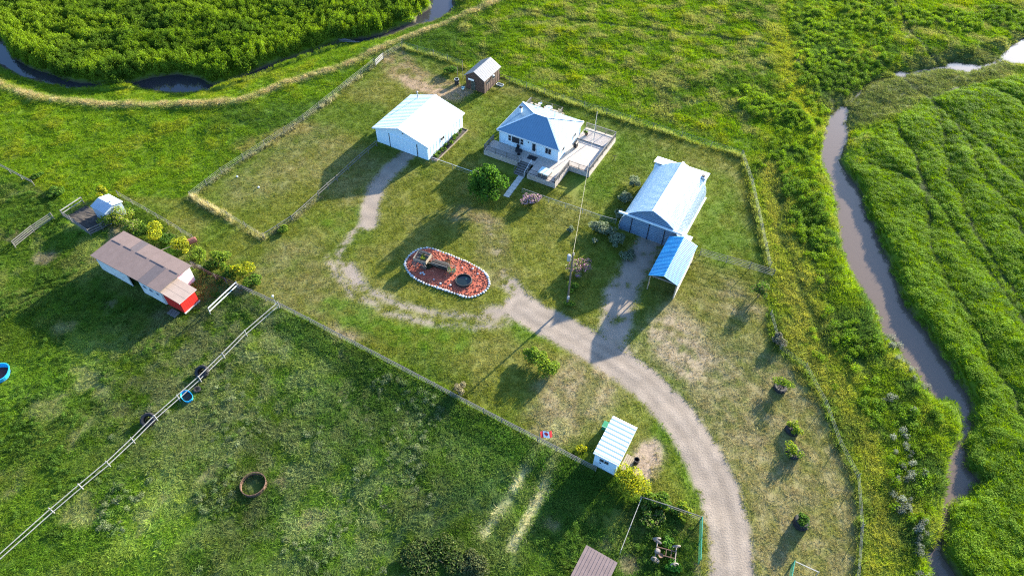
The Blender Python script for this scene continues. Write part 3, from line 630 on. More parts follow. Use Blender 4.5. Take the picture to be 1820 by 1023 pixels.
# ------------------------------------------------------------------ building helpers
def clip_u(poly, a, b):
    def half(P, c, sgn):
        out = []
        for (p, q) in zip(P, P[1:]+P[:1]):
            ip, iq = sgn*(p[0]-c) >= 0, sgn*(q[0]-c) >= 0
            if ip: out.append(p)
            if ip != iq:
                t = (c-p[0])/(q[0]-p[0]); out.append((c, p[1]+t*(q[1]-p[1])))
        return out
    return half(half(poly, a, 1), b, -1)
def roof_plane(parent, O, U, Vd, poly, w, material, thick=0.04, rib=0.02, ribw=0.06, gap=0.012, mids=1, name="roof_panel"):
    """panels running up the slope side by side; poly in (along eave, up slope) metres"""
    O, U, Vd = Vector(O), Vector(U).normalized(), Vector(Vd).normalized(); N = U.cross(Vd).normalized()
    if N.z < 0: N = -N
    u0, u1 = min(p[0] for p in poly), max(p[0] for p in poly); k = max(1, round((u1-u0)/w)); w = (u1-u0)/k; n = 0
    for i in range(k):
        a, b = u0+i*w+gap/2, u0+(i+1)*w-gap/2
        P = clip_u(list(poly), a, b)
        if len(P) < 3: continue
        mb = MB().prism([O+U*p[0]+Vd*p[1] for p in P], N*thick)
        for j in range(mids+1):
            c = a+(b-a)*j/(mids+1) if mids else a
            S = clip_u(list(poly), c, c+ribw)
            if len(S) >= 3: mb.prism([O+U*p[0]+Vd*p[1]+N*(thick+0.001) for p in S], N*rib)
        part(name, mb, material, parent); n += 1
    return n
def window(parent, axis, at, u, z, w, h, nx=1, ny=1, out=1, fr=0.07, material=None):
    """axis 'y': wall facing +-y at y=at, u along x. axis 'x': wall facing +-x at x=at, u along y"""
    def P(uu, zz, d): return (uu, at+out*d, zz) if axis == 'y' else (at+out*d, uu, zz)
    def bx(mb, u0, u1, z0, z1, d0, d1):
        p, q = P(u0, z0, d0), P(u1, z1, d1); return mb.box(min(p[0],q[0]), max(p[0],q[0]), min(p[1],q[1]), max(p[1],q[1]), z0, z1)
    mb = MB(); bx(mb, u-w/2-fr, u+w/2+fr, z+h/2, z+h/2+fr, -.02, .05); bx(mb, u-w/2-fr-.03, u+w/2+fr+.03, z-h/2-fr, z-h/2, -.02, .08)
    bx(mb, u-w/2-fr, u-w/2, z-h/2, z+h/2, -.02, .05); bx(mb, u+w/2, u+w/2+fr, z-h/2, z+h/2, -.02, .05)
    for i in range(1, nx): c = u-w/2+w*i/nx; bx(mb, c-.025, c+.025, z-h/2, z+h/2, -.02, .045)
    for j in range(1, ny): c = z-h/2+h*j/ny; bx(mb, u-w/2, u+w/2, c-.02, c+.02, -.02, .04)
    f = part("window", mb, material or M_TRIM, parent)
    for i in range(nx):
        for j in range(ny):
            a, b = u-w/2+w*i/nx, u-w/2+w*(i+1)/nx; c, d = z-h/2+h*j/ny, z-h/2+h*(j+1)/ny
            part("pane", bx(MB(), a+.02, b-.02, c+.015, d-.015, -.01, .015), M_DARKGLASS, f)
    return f

# ------------------------------------------------------------------ house
def build_house():
    o, rz = frame_at((883, 230), 3.5); e = empty("house", "white bungalow with blue grey hip roof surrounded by a wooden deck", "house", o, rz); keep_clear(o, rz, -1, 16.6, -5, 13.2)
    Lx, Ly, ze, zr = 11.2, 8.9, 3.5, 5.35
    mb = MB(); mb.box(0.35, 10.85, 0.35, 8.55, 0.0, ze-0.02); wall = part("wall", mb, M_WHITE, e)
    for x in (0.35, 10.85):
        for y in (0.35, 8.55): part("corner_trim", MB().box(x-.06, x+.06, y-.06, y+.06, 1.0, ze-.03), M_TRIM, wall)
    hy = Ly/2; rx0, rx1 = hy, Lx-hy
    roof = part("roof", MB().add([(0,0,ze),(Lx,0,ze),(Lx,Ly,ze),(0,Ly,ze),(rx0,hy,zr),(rx1,hy,zr)], [(0,1,5,4),(1,2,5),(2,3,4,5),(3,0,4),(3,2,1,0)]), M_HOUSEROOF, e)
    s = zr-ze; sl = math.hypot(hy, s)
    roof_plane(roof, (0,0,ze), (1,0,0), (0,hy,s), [(0,0),(Lx,0),(rx1,sl),(rx0,sl)], 0.75, M_HOUSEROOF)
    roof_plane(roof, (Lx,Ly,ze), (-1,0,0), (0,-hy,s), [(0,0),(Lx,0),(rx1,sl),(rx0,sl)], 0.75, M_HOUSEROOF)
    roof_plane(roof, (Lx,0,ze), (0,1,0), (-hy,0,s), [(0,0),(Ly,0),(hy,sl)], 0.75, M_HOUSEROOF)
    roof_plane(roof, (0,Ly,ze), (0,-1,0), (hy,0,s), [(0,0),(Ly,0),(hy,sl)], 0.75, M_HOUSEROOF)
    cap = MB()
    for p, q in (((0,0,ze),(rx0,hy,zr)), ((Lx,0,ze),(rx1,hy,zr)), ((Lx,Ly,ze),(rx1,hy,zr)), ((0,Ly,ze),(rx0,hy,zr)), ((rx0,hy,zr),(rx1,hy,zr))):
        cap.bar(Vector(p)+Vector((0,0,.07)), Vector(q)+Vector((0,0,.07)), 0.22, 0.05)
    part("ridge_cap", cap, M_WROOF, roof)
    fb = MB(); fb.box(-.03, Lx+.03, -.06, -.02, ze-.16, ze+.03).box(-.03, Lx+.03, Ly+.02, Ly+.06, ze-.16, ze+.03).box(-.06, -.02, -.02, Ly+.02, ze-.16, ze+.03).box(Lx+.02, Lx+.06, -.02, Ly+.02, ze-.16, ze+.03)
    part("fascia", fb, M_TRIM, roof)
    ch = part("chimney", MB().box(1.35, 1.75, 4.95, 5.35, 3.9, 5.15), M_TRIM, roof); part("chimney_cap", MB().box(1.3, 1.8, 4.9, 5.4, 5.15, 5.25).box(1.42, 1.68, 5.02, 5.28, 5.25, 5.34), M_BLACK, roof)
    part("vent_pipe", MB().tube([(7.1,6.4,4.3),(7.1,6.4,5.4)], .05, 8), M_GALV, roof)
    window(e, 'y', 0.35, 2.2, 2.45, 0.5, 1.0, 1, 2, -1); window(e, 'y', 0.35, 3.3, 2.4, 1.4, 1.1, 1, 1, -1); window(e, 'y', 0.35, 4.4, 2.45, 0.5, 1.0, 1, 2, -1)
    window(e, 'y', 0.35, 9.1, 2.42, 1.0, 1.0, 2, 1, -1); window(e, 'x', 10.85, 6.3, 2.4, 1.0, 0.9, 2, 1, 1); window(e, 'x', 10.85, 2.2, 2.4, 0.8, 0.8, 1, 1, 1)
    d = part("door", MB().box(6.15, 7.05, 0.29, 0.36, 1.02, 3.06), M_TRIM, e); part("pane", MB().box(6.32, 6.88, 0.275, 0.295, 1.55, 2.95), M_DARKGLASS, d); part("handle", MB().box(6.93, 6.99, 0.22, 0.3, 1.95, 2.05), M_BLACK, d)
    part("porch_lamp", MB().lathe([(0,.12),(.07,.1),(.07,-.08),(0,-.1)], 8, (5.6, .27, 2.85)), M_BLACK, e)
    part("satellite_dish", MB().lathe([(0,0),(.2,.04),(.32,.12),(.3,.12),(.0,.03)], 14, (3.2, 8.9, 4.2)).tube([(3.2,8.6,3.6),(3.2,8.9,4.2)], .03), M_TRIM, roof)
    return o, rz
def build_deck(o, rz):
    e = empty("deck", "grey wooden deck with railings wrapping round the white house", "deck", o, rz)
    pm = MB().box(-.05, .05, -.05, .05, 0, 2.02).mesh("post", M_GREYWOOD)
    def platform(x0, x1, y0, y1, z, along='x'):
        mb = MB(); a, b = (y0, y1) if along == 'x' else (x0, x1); k = max(1, round((b-a)/0.15)); w = (b-a)/k
        for i in range(k):
            c, d = a+i*w+.005, a+(i+1)*w-.005; dz = random.uniform(-.004, .004)
            mb.box(*((x0, x1, c, d) if along == 'x' else (c, d, y0, y1)), z-.04, z+dz)
        p = part("platform", mb, M_DECK, e)
        part("joist_frame", MB().box(x0+.03, x1-.03, y0+.03, y1-.03, z-.26, z-.045), M_GREYWOOD, p)
        for x in np.linspace(x0+.25, x1-.25, 3):
            for y in np.linspace(y0+.25, y1-.25, 2): inst("footing_post", pm, p, (x, y, -.1), (0,0,0), (1.4,1.4,(z-.2)/2.02))
    platform(-.8, 5.62, -2.75, .33, 1.0); platform(5.65, 8.0, -2.2, .33, 1.0, 'y'); platform(8.03, 10.88, -4.6, .33, 1.0); platform(10.9, 12.85, -4.6, .38, 1.0, 'y')
    platform(10.9, 16.3, .41, 7.45, 1.0, 'y'); platform(10.9, 16.3, 7.48, 10.9, 1.12); platform(-.6, 5.6, 8.6, 13.0, 1.0)
    def rail(p, q, z=1.0, style="wood"):
        p, q = Vector((*p, z)), Vector((*q, z)); L = (q-p).length; n = max(1, round(L/1.9)); M = M_GREYWOOD if style == "wood" else M_BLACK
        for i in range(n):
            a, b = p+(q-p)*i/n, p+(q-p)*(i+1)/n; mb = MB()
            mb.bar(a+Vector((0,0,.97)), b+Vector((0,0,.97)), .13 if style == "wood" else .05, .045); mb.bar(a+Vector((0,0,.14)), b+Vector((0,0,.14)), .04, .08)
            k = int((b-a).length/.14)
            for j in range(1, k): c = a+(b-a)*j/k; mb.bar(c+Vector((0,0,.14)), c+Vector((0,0,.96)), .038 if style == "wood" else .02)
            part("railing", mb, M, e)
        for i in range(n+1): c = p+(q-p)*i/n; inst("rail_post", pm, e, (c.x, c.y, z), (0,0,0), (1,1,.5))
    rail((-.75,.3), (-.75,-2.7)); rail((-.75,-2.7), (5.4,-2.7)); rail((8.1,-4.55), (12.8,-4.55), 1.0, "iron"); rail((12.8,-4.55), (12.8,.38)); rail((12.8,.38), (16.25,.38), 1.0, "iron"); rail((16.25,.38), (16.25,10.85)); rail((16.25,10.85), (11.0,10.85), 1.12)
    rail((-.55,9.0), (-.55,12.95)); rail((-.55,12.95), (5.55,12.95), 1.0, "iron"); rail((5.55,12.95), (5.55,10.8))
    def skirt(p, q):
        p, q = Vector((*p, 0)), Vector((*q, 0)); n = max(2, round((q-p).length/.45)); d = (q-p)/n
        mb = MB()
        for k in range(4): mb.bar(p+Vector((0,0,.2+.22*k)), q+Vector((0,0,.2+.22*k)), .03, .2)
        part("skirting", mb, M_DECK, e)
    skirt((-.82,-2.79), (5.4,-2.79)); skirt((8.05,-4.64), (12.87,-4.64)); skirt((12.89,-4.6), (12.89,.36)); skirt((16.34,.4), (16.34,10.9)); skirt((12.9,.36), (16.3,.36)); skirt((-.83,-2.7), (-.83,.3))
    st = MB(); 
    for i in range(6): st.box(5.75, 7.45, -2.2-.4*(i+1), -2.2-.4*i+.02, .85-.15*i-.05, .85-.15*i)
    s = part("stairs", st, M_GREYWOOD, e)
    for x in (5.7, 7.5):
        part("stringer", MB().bar((x,-2.2,.85), (x,-4.6,.05), .06, .26), M_GREYWOOD, s)
        part("handrail", MB().bar((x,-2.2,1.85), (x,-4.6,1.0), .05, .06).bar((x,-4.55,0), (x,-4.55,1.05), .07).bar((x,-3.4,.4), (x,-3.4,1.42), .06).bar((x,-2.25,.8), (x,-2.25,1.9), .07), M_TRIM if x > 7 else M_GREYWOOD, s)
    part("rear_stairs", MB().box(4.4, 5.5, 13.02, 13.4, .55, .6).box(4.4, 5.5, 13.4, 13.8, .3, .35).bar((4.4,13.0,.9), (4.4,13.9,.1), .05, .2).bar((5.5,13.0,.9), (5.5,13.9,.1), .05, .2), M_PALEWOOD, e)
    part("gate_panel", MB().box(-.3, 0.05, 9.0, 9.05, 1.05, 2.1).box(5.0, 5.5, 12.2, 12.25, 1.05, 2.0), M_PALEWOOD, e)
    def on(x, y, z=1.0):
        c, s_ = math.cos(rz), math.sin(rz); return Vector((o.x+c*x-s_*y, o.y+s_*x+c*y, z))
    # things standing on the deck
    t = empty("patio_table", "round black patio table in front of the picture window", "table", on(4.6, -1.0), rz)
    part("table_top", MB().lathe([(0,.72),(.6,.72),(.62,.7),(.6,.68),(0,.68)], 18), M_BLACK, t); part("pedestal", MB().lathe([(.05,.69),(.05,.06),(.3,.03),(.3,0)], 10), M_BLACK, t)
    c = empty("patio_chair", "small dark patio chair by the house wall beside round table", "chair", on(3.9, -.2), rz)
    part("seat", MB().box(-.25,.25,-.25,.25,.42,.46), M_BLACK, c); part("backrest", MB().box(-.25,.25,.22,.26,.46,.95), M_BLACK, c)
    for x in (-.22,.22):
        for y in (-.22,.22): part("leg", MB().box(x-.02,x+.02,y-.02,y+.02,0,.42), M_BLACK, c)
    mt = part("door_mat", MB().box(-.75,.75,-.55,.55,.004,.02).box(-.7,.7,-.5,.5,.02,.026), M_BLACK, None); mt.location = on(6.9, -.75); mt.rotation_euler[2] = rz; tag(mt, "dark mat lying on the deck before the front door", "mat")
    h = empty("hot_tub", "pale blue square hot tub cover on the front deck corner", "hot tub", on(10.5, -3.4), rz)
    part("cabinet", MB().box(-.85,.85,-.8,.8,0,.55), M_GREYWOOD, h)
    part("cover", MB().box(-.9,-.01,-.85,.85,.551,.63).box(.01,.9,-.85,.85,.551,.63), mat("pale_blue_vinyl", (0.40,0.55,0.58), .5, .06, 2), h)
    b = empty("barbecue", "black barbecue grill against the right house wall", "barbecue", on(11.7, 5.2), rz+1.57)
    part("cart", MB().box(-.35,.35,-.25,.25,.1,.7), M_BLACK, b); part("hood", MB().prism([(-.42,-.28,.71),(-.42,.28,.71),(-.42,.22,1.0),(-.42,-.1,1.1),(-.42,-.28,.95)], (.84,0,0)), M_BLACK, b); part("side_shelf", MB().box(.36,.75,-.2,.2,.66,.7), M_GREYWOOD, b)
    for i, (x, y, z, l) in enumerate(((11.9,8.9,1.12,"leafy potted plant by the back corner of the house on deck"), (0.6,11.6,1.0,"dark leafy potted plant at left end of the rear deck"), (2.1,12.2,1.0,"dark leafy potted plant in the middle of the rear deck"))):
        w = on(x, y, z); p_ = shrub("potted_plant", l, "plant", (0,0), .42, .9, GREEN, 120, .16, 5, "potted plants on the deck", base=(w.x, w.y, z), lift=.3)
        part("pot", MB().lathe([(0,0),(.2,0),(.28,.36),(.25,.36),(.2,.3),(0,.3)], 12), M_RUST, p_)
    t = empty("garden_table", "white round garden table on the rear deck behind the roof", "table", on(3.3, 12.1), rz); part("table_top", MB().lathe([(0,.72),(.65,.72),(.65,.69),(0,.69)], 18), M_TRIM, t); part("pedestal", MB().lathe([(.06,.69),(.06,.05),(.3,0)], 10), M_TRIM, t)
    a = empty("antenna_mast", "tall thin grey mast standing on the right deck", "mast", on(13.4, 8.6, 1.12), rz); part("pole", MB().tube([(0,0,0),(0,0,5.2)], [.06,.045], 8), M_GALV, a); part("base_plate", MB().box(-.15,.15,-.15,.15,0,.02), M_GALV, a)
    w = empty("walkway", "narrow concrete walkway from the deck stairs to the gate", "walkway", on(0,0,0), rz)
    for i in range(6): part("slab", MB().box(6.55+.05*i, 7.5+.05*i, -5.45-.9*i, -4.6-.9*i, -.05, .05+.008*(i % 3)), M_CONC, w)
    keep_clear(o, rz, 6.4, 7.9, -10.2, -4.5)
    return on

# ------------------------------------------------------------------ garage
def build_garage():
    o, rz = frame_at((661, 227), 2.7); e = empty("garage", "big white metal garage with low gable roof and shaded sliding doors", "garage", o, rz); keep_clear(o, rz, .2, 11.9, -.1, 11)
    W_, L_, ze, zr, xr = 10.9, 11.0, 2.7, 4.35, 5.3
    wl0, wl1 = .5, 10.5; zl = ze+(zr-ze)*wl0/xr-.06; zr2 = ze+(zr-ze)*(W_-wl1)/(W_-xr)-.06
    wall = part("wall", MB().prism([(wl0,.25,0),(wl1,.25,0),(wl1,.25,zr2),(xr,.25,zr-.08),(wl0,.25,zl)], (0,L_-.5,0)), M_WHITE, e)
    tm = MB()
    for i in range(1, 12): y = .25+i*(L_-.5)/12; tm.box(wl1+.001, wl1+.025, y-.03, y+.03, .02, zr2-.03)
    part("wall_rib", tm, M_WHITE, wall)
    s1, s2 = math.hypot(xr, zr-ze), math.hypot(W_-xr, zr-ze)
    rf = part("roof", MB().prism([(0,0,ze-.02),(xr,0,zr-.02),(W_,0,ze-.02),(W_,0,ze-.08),(xr,0,zr-.08),(0,0,ze-.08)], (0,L_,0)), M_TRIM, e)
    roof_plane(rf, (0,0,ze-.015), (0,1,0), (xr,0,zr-ze), [(0,0),(L_,0),(L_,s1),(0,s1)], .92, M_WROOF, rib=.02)
    roof_plane(rf, (W_,0,ze-.015), (0,1,0), (xr-W_,0,zr-ze), [(0,0),(L_,0),(L_,s2),(0,s2)], .92, M_WROOF, rib=.02)
    part("ridge_cap", MB().bar((xr,-.02,zr+.06), (xr,L_+.02,zr+.06), .4, .04), M_WROOF, rf)
    part("barge_board", MB().bar((0,-.03,ze-.06), (xr,-.03,zr-.06), .03, .16).bar((xr,-.03,zr-.06), (W_,-.03,ze-.06), .03, .16), M_TRIM, rf)
    for i, (a, b) in enumerate(((3.25, 5.85), (5.87, 8.45))):
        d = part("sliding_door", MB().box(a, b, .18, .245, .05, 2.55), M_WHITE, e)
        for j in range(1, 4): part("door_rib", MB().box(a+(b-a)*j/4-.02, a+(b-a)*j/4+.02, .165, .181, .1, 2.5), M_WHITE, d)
    part("door_edge", MB().box(3.12, 3.24, .16, .25, .02, 2.6), M_BLACK, e); part("door_edge", MB().box(8.46, 8.56, .16, .25, .02, 2.4), M_BLACK, e)
    part("wall_lamp", MB().lathe([(0,.12),(.09,.08),(.07,-.06),(0,-.1)], 8, (6.0,.15,3.6)), M_BLACK, e)
    window(e, 'x', wl1, 4.6, 1.6, 1.0, .6, 2, 1, 1)
    part("flue_pipe", MB().tube([(2.2,10.0,3.2),(2.2,10.0,4.5)], .09, 8).lathe([(0,.16),(.16,.05),(.16,0),(0,0)], 8, (2.2,10.0,4.5)), M_GALV, e)
    part("downpipe", MB().tube([(wl1+.06,.35,.05),(wl1+.06,.35,2.5)], .04, 6), M_TRIM, e)
    b = empty("planter_border", "narrow planted border edged with pale boards along the garage wall", "flower bed", o, rz)
    part("soil", MB().box(10.6, 11.75, .75, 10.2, -.05, .1), M_SOIL, b)
    for i in range(4): part("edge_board", MB().box(11.76, 11.84, .7+2.4*i+.01, .7+2.4*(i+1)-.01, -.05, .2), M_PALEWOOD, b)
    part("edge_board", MB().box(10.55, 11.75, .62, .69, -.05, .2), M_PALEWOOD, b); part("edge_board", MB().box(10.55, 11.75, 10.22, 10.29, -.05, .2), M_PALEWOOD, b)
    c, s = math.cos(rz), math.sin(rz)
    for i in range(8):
        x, y = 11.15+random.uniform(-.15,.15), 1.3+i*1.12; w = (o.x+c*x-s*y, o.y+s*x+c*y, .08)
        shrub("border_plant", "leafy green plant in the boarded border beside the white garage wall", "plant", (0,0), random.uniform(.4,.55), random.uniform(.5,.95), GREEN+LIME[:1], 150, .17, 5, "plants in the garage border", base=w, stems=3)

# ------------------------------------------------------------------ brown shed
def build_brown_shed():
    o, rz = frame_at((825.2, 133.1), 2.6, -29); e = empty("wooden_shed", "small dark brown board shed with grey metal gable roof", "shed", o, rz); keep_clear(o, rz, 0, 4.3, 0, 5.6)
    W_, L_, ze, zr, xr = 4.25, 5.6, 2.6, 3.85, 2.05
    wall = part("wall", MB().prism([(.2,.2,0),(W_-.2,.2,0),(W_-.2,.2,ze+.03),(xr,.2,zr-.08),(.2,.2,ze+.03)], (0,L_-.4,0)), M_BROWNWOOD, e)
    def top(x): return (ze+(zr-ze)*x/xr if x < xr else ze+(zr-ze)*(W_-x)/(W_-xr))-.1
    for i in range(15):
        x = .2+i*(W_-.4)/15; part("board", MB().prism([(x+.01,.16,.02),(x+.25,.16,.02),(x+.25,.16,top(x+.25)),(x+.01,.16,top(x+.01))], (0,.03,0)), M_BROWNWOOD, wall)
    for i in range(20): y = .2+i*(L_-.4)/20; part("board", MB().box(W_-.195, W_-.165+random.uniform(0,.012), y+.01, y+.25, .02, ze-.02), M_BROWNWOOD if i % 3 else mat("sun_bleached_boards", (0.17,0.115,0.085), .85, .3, 3, .3, 25), wall)
    s1, s2 = math.hypot(xr, zr-ze), math.hypot(W_-xr, zr-ze)
    rf = part("roof", MB().prism([(0,-.1,ze-.02),(xr,-.1,zr-.02),(W_,-.1,ze-.02),(W_,-.1,ze-.07),(xr,-.1,zr-.07),(0,-.1,ze-.07)], (0,L_+.2,0)), M_GREYWOOD, e)
    roof_plane(rf, (0,-.1,ze-.01), (0,1,0), (xr,0,zr-ze), [(0,0),(L_+.2,0),(L_+.2,s1),(0,s1)], .83, M_SHEDROOF, mids=2, rib=.02)
    roof_plane(rf, (W_,-.1,ze-.01), (0,1,0), (xr-W_,0,zr-ze), [(0,0),(L_+.2,0),(L_+.2,s2),(0,s2)], .83, M_SHEDROOF, mids=2, rib=.02)
    d = part("door", MB().box(1.3, 2.2, .11, .155, .05, 1.75), mat("dark_green_door", (.03,.04,.035), .7, .2, 3), e); part("handle", MB().box(2.05, 2.1, .07, .11, .9, 1.05), M_GALV, d)
    part("sign_board", MB().box(.75, 1.95, .07, .105, 1.85, 2.2), M_TRIM, e)
    window(e, 'x', W_-.165, 3.3, 1.75, .8, .5, 1, 1, 1, .05, M_GREYWOOD); window(e, 'x', W_-.165, 1.4, 1.75, 1.0, .45, 1, 1, 1, .05, M_GREYWOOD)
    part("wall_tub", MB().lathe([(0,.1),(.2,.08),(.22,-.1),(0,-.1)], 10, (W_-.02,3.0,2.25)), M_TRIM, e)
    c, s = math.cos(rz), math.sin(rz)
    def on(x, y, z=0): return Vector((o.x+c*x-s*y, o.y+s*x+c*y, z))
    b = empty("burn_barrel", "black steel barrel standing on grey ground by brown shed", "barrel", on(-1.9, .3)); part("drum", MB().lathe([(0,.02),(.42,.02),(.42,0),(.44,.3),(.42,.32),(.44,.6),(.42,.95),(.36,.95),(.36,.2),(0,.2)], 18), M_BLACK, b); part("rim", MB().lathe([(.36,.951),(.45,.951),(.45,1.0),(.36,1.0)], 18, closed=True), M_GALV, b)
    b = empty("light_board", "cream coloured plywood sheet lying behind the brown shed", "board", on(-.3, 6.4), rz+.2); part("sheet", MB().prism([(-1.2,-.9,.12),(1.2,-.9,.12),(1.2,.9,.75),(-1.2,.9,.75)], (0,0,.04)), mat("cream_sheet", (.55,.49,.34), .7, .08, 2), b); part("prop", MB().bar((0,.7,0), (0,.7,.7), .08), M_GREYWOOD, b)
    for i, (x, y, z) in enumerate(((-2.6,1.6,2.6),(-1.9,2.4,2.9))):
        p = empty("garden_pole", ("pale slanted pole standing left of the black barrel", "pale upright pole standing right beside the garden shrub")[i], "pole", on(x,y)); part("shaft", MB().tube([(0,0,-.2),(.05-.1*i,0,z)], [.05,.04], 6), M_PALEWOOD, p); part("foot", MB().lathe([(.1,0),(.1,.05),(.04,.08)], 8), M_GREYWOOD, p)
    p = empty("white_pail", "pale blue pail on the ground at the shed's front corner", "pail", on(.0,-.6)); part("bucket", MB().lathe([(0,.02),(.2,.02),(.28,.42),(.25,.42),(.18,.06),(0,.06)], 14), mat("pale_cyan_plastic", (.4,.58,.62), .4, .05), p); part("handle", MB().tube([(.27*math.cos(t),.1,.4+.2*math.sin(t)) for t in np.linspace(0,3.14,8)], .012, 5), M_GALV, p)
    p = empty("wooden_tray", "pale tray lying on the grass at right of the shed", "tray", on(5.0, 4.0), rz); part("bottom", MB().box(-.6,.6,-.35,.35,.05,.09), M_PALEWOOD, p); part("rim", MB().box(-.6,.6,-.38,-.35,.05,.22).box(-.6,.6,.35,.38,.05,.22).box(-.63,-.6,-.38,.38,.05,.22).box(.6,.63,-.38,.38,.05,.22), M_TRIM, p)

# ------------------------------------------------------------------ arched barn
def build_quonset():
    o, rz = frame_at((1102, 392), 2.0, -28); e = empty("arched_barn", "long white arched steel barn with ribbed roof and shaded sliding front", "barn", o, rz); keep_clear(o, rz, -.4, 9.3, 0, 14)
    cx, L0, L1 = 4.3, .3, 12.7
    side = [(4.35,-.05),(4.45,.7),(4.42,1.5),(4.2,2.35),(3.75,3.1),(3.1,3.75),(2.2,4.4),(1.1,4.98),(0,5.45)]
    prof = [(-x, z) for x, z in side]+[(x, z) for x, z in side[::-1][1:]]
    n = 21; w = (L1-L0)/n; ys = [(.004,0),(.13*w,0),(.2*w,.05),(.3*w,.05),(.37*w,0),(.63*w,0),(.7*w,.05),(.8*w,.05),(.87*w,0),(w-.004,0)]
    V = []; F = []; k = len(prof)
    for y, off in ys:
        for x, z in prof:
            d = Vector((x, z-1.2)); d = d.normalized()*off if d.length else d; V.append((cx+x+d.x, y, z+d.y))
    for j in range(len(ys)-1):
        for i in range(k-1): F.append((j*k+i, j*k+i+1, (j+1)*k+i+1, (j+1)*k+i))
    me = MB().add(V, F).mesh("arch_panel", M_QUON)
    for i in range(n): inst("arch_panel", me, e, (0, L0+i*w, 0))
    part("ridge_cap", MB().bar((cx,L0-.02,5.52), (cx,L1+.02,5.52), .35, .05), M_WROOF, e)
    bw = part("rear_wall", MB().prism([(x*0.985+cx, L1-.1, z*0.985) for x, z in prof], (0,.08,0)), M_WROOF, e)
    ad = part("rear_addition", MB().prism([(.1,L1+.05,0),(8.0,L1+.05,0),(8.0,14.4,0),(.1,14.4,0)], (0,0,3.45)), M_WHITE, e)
    roof_plane(ad, (-.1,14.65,3.55), (1,0,0), (0,-1.95,.3), [(0,0),(8.35,0),(8.35,1.97),(0,1.97)], .93, M_WROOF, rib=.02)
    part("dark_roof_box", MB().box(7.35,7.85,13.0,13.45,3.86,3.98), M_BLACK, ad)  # small black box near the right edge of the addition roof
    fp = [(x*0.985+cx, z*0.985) for x, z in prof]
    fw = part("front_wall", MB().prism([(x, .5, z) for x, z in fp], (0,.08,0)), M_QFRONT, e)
    for i in range(16):       # horizontal corrugated sheets of the front
        z = .05+i*.31; z1 = min(z+.3, 5.2)
        def half(zz):
            for (xa, za), (xb, zb) in zip(side[:-1], side[1:]):
                if za <= zz <= zb: return xa+(xb-xa)*(zz-za)/(zb-za)
            return 0
        a, b = max(.1, half(z)-.1), max(.05, half(z1)-.1)
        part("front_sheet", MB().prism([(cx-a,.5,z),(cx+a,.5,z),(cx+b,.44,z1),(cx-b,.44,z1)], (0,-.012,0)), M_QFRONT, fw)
    for x in (1.6, 4.2, 6.5): part("door_edge", MB().box(x-.05, x+.05, .36, .43, .02, 3.2), M_BLACK, fw)
    part("door_track", MB().box(-.45, 8.95, .1, .36, 3.25, 3.5), M_WROOF, e)
    part("eave_flange", MB().box(8.72, 9.0, L0, L1, .55, .62), M_WROOF, e)
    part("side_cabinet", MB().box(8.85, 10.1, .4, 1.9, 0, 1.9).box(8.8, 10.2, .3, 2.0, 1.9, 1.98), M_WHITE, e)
    return o, rz
# ------------------------------------------------------------------ blue roofed open shed
def build_blue_shed():
    o, rz = frame_at((1153, 487), 3.2, -27); e = empty("open_shed", "open fronted lean shed with bright blue metal gable roof", "shed", o, rz); keep_clear(o, rz, .2, 3.8, 1.5, 8)
    W_, L_, ze, zr, xr = 4.0, 8.3, 3.0, 3.8, 1.95
    s1, s2 = math.hypot(xr, zr-ze), math.hypot(W_-xr, zr-ze)
    rf = part("roof", MB().prism([(0.03,0.03,ze-.02),(xr,0.03,zr-.02),(W_-.03,0.03,ze-.02),(W_-.03,.03,ze-.06),(xr,.03,zr-.06),(.03,.03,ze-.06)], (0,L_-.06,0)), M_GREYWOOD, e)
    roof_plane(rf, (0,0,ze-.01), (0,1,0), (xr,0,zr-ze), [(0,0),(L_,0),(L_,s1),(0,s1)], .83, M_BLUEROOF, mids=2, rib=.03)
    roof_plane(rf, (W_,0,ze-.01), (0,1,0), (xr-W_,0,zr-ze), [(0,0),(L_,0),(L_,s2),(0,s2)], .83, M_BLUEROOF, mids=2, rib=.03)
    pm = MB().box(-.07,.07,-.07,.07,-.2,ze-.08).mesh("post", M_PALEWOOD)
    for x in (.2, W_-.2):
        for y in (.35, 2.8, 5.4, 8.0): inst("post", pm, e, (x, y, 0))
    for i in range(10):
        z = .15+i*.28; part("side_board", MB().box(W_-.13, W_-.10+random.uniform(0,.02), .3+random.uniform(0,.2), L_-.1, z, z+.255), M_PALEWOOD if i % 2 else M_BARNWHITE, e)
    for i in range(5): z = .3+i*.5; part("side_board", MB().box(.1, .13, 3.0, L_-.2, z, z+.22), M_GREYWOOD, e)
    part("header_beam", MB().box(.15, W_-.15, .32, .45, ze-.32, ze-.1), M_GREYWOOD, e)
    part("rear_boards", MB().box(.15, W_-.15, L_-.25, L_-.2, 0, ze-.1), M_BROWNWOOD, e)
    c, s = math.cos(rz), math.sin(rz)
    for i, (x, y) in enumerate(((1.2,4.5),(2.6,5.0))):
        b = empty("hay_bale", ("tan hay bale in the open blue shed, left one", "tan hay bale in the open blue shed, right one")[i], "hay bale", (o.x+c*x-s*y, o.y+s*x+c*y, 0), rz+.2*i, "bales inside the open shed"); part("bale", MB().box(-.55,.55,-.6,.6,0,1.0), mat("straw", (.28,.2,.1), .95, .3, 6, .8, 20), b); part("twine", MB().box(-.56,.56,-.3,-.28,-.0,1.01).box(-.56,.56,.28,.3,-.0,1.01), M_WIRE, b)
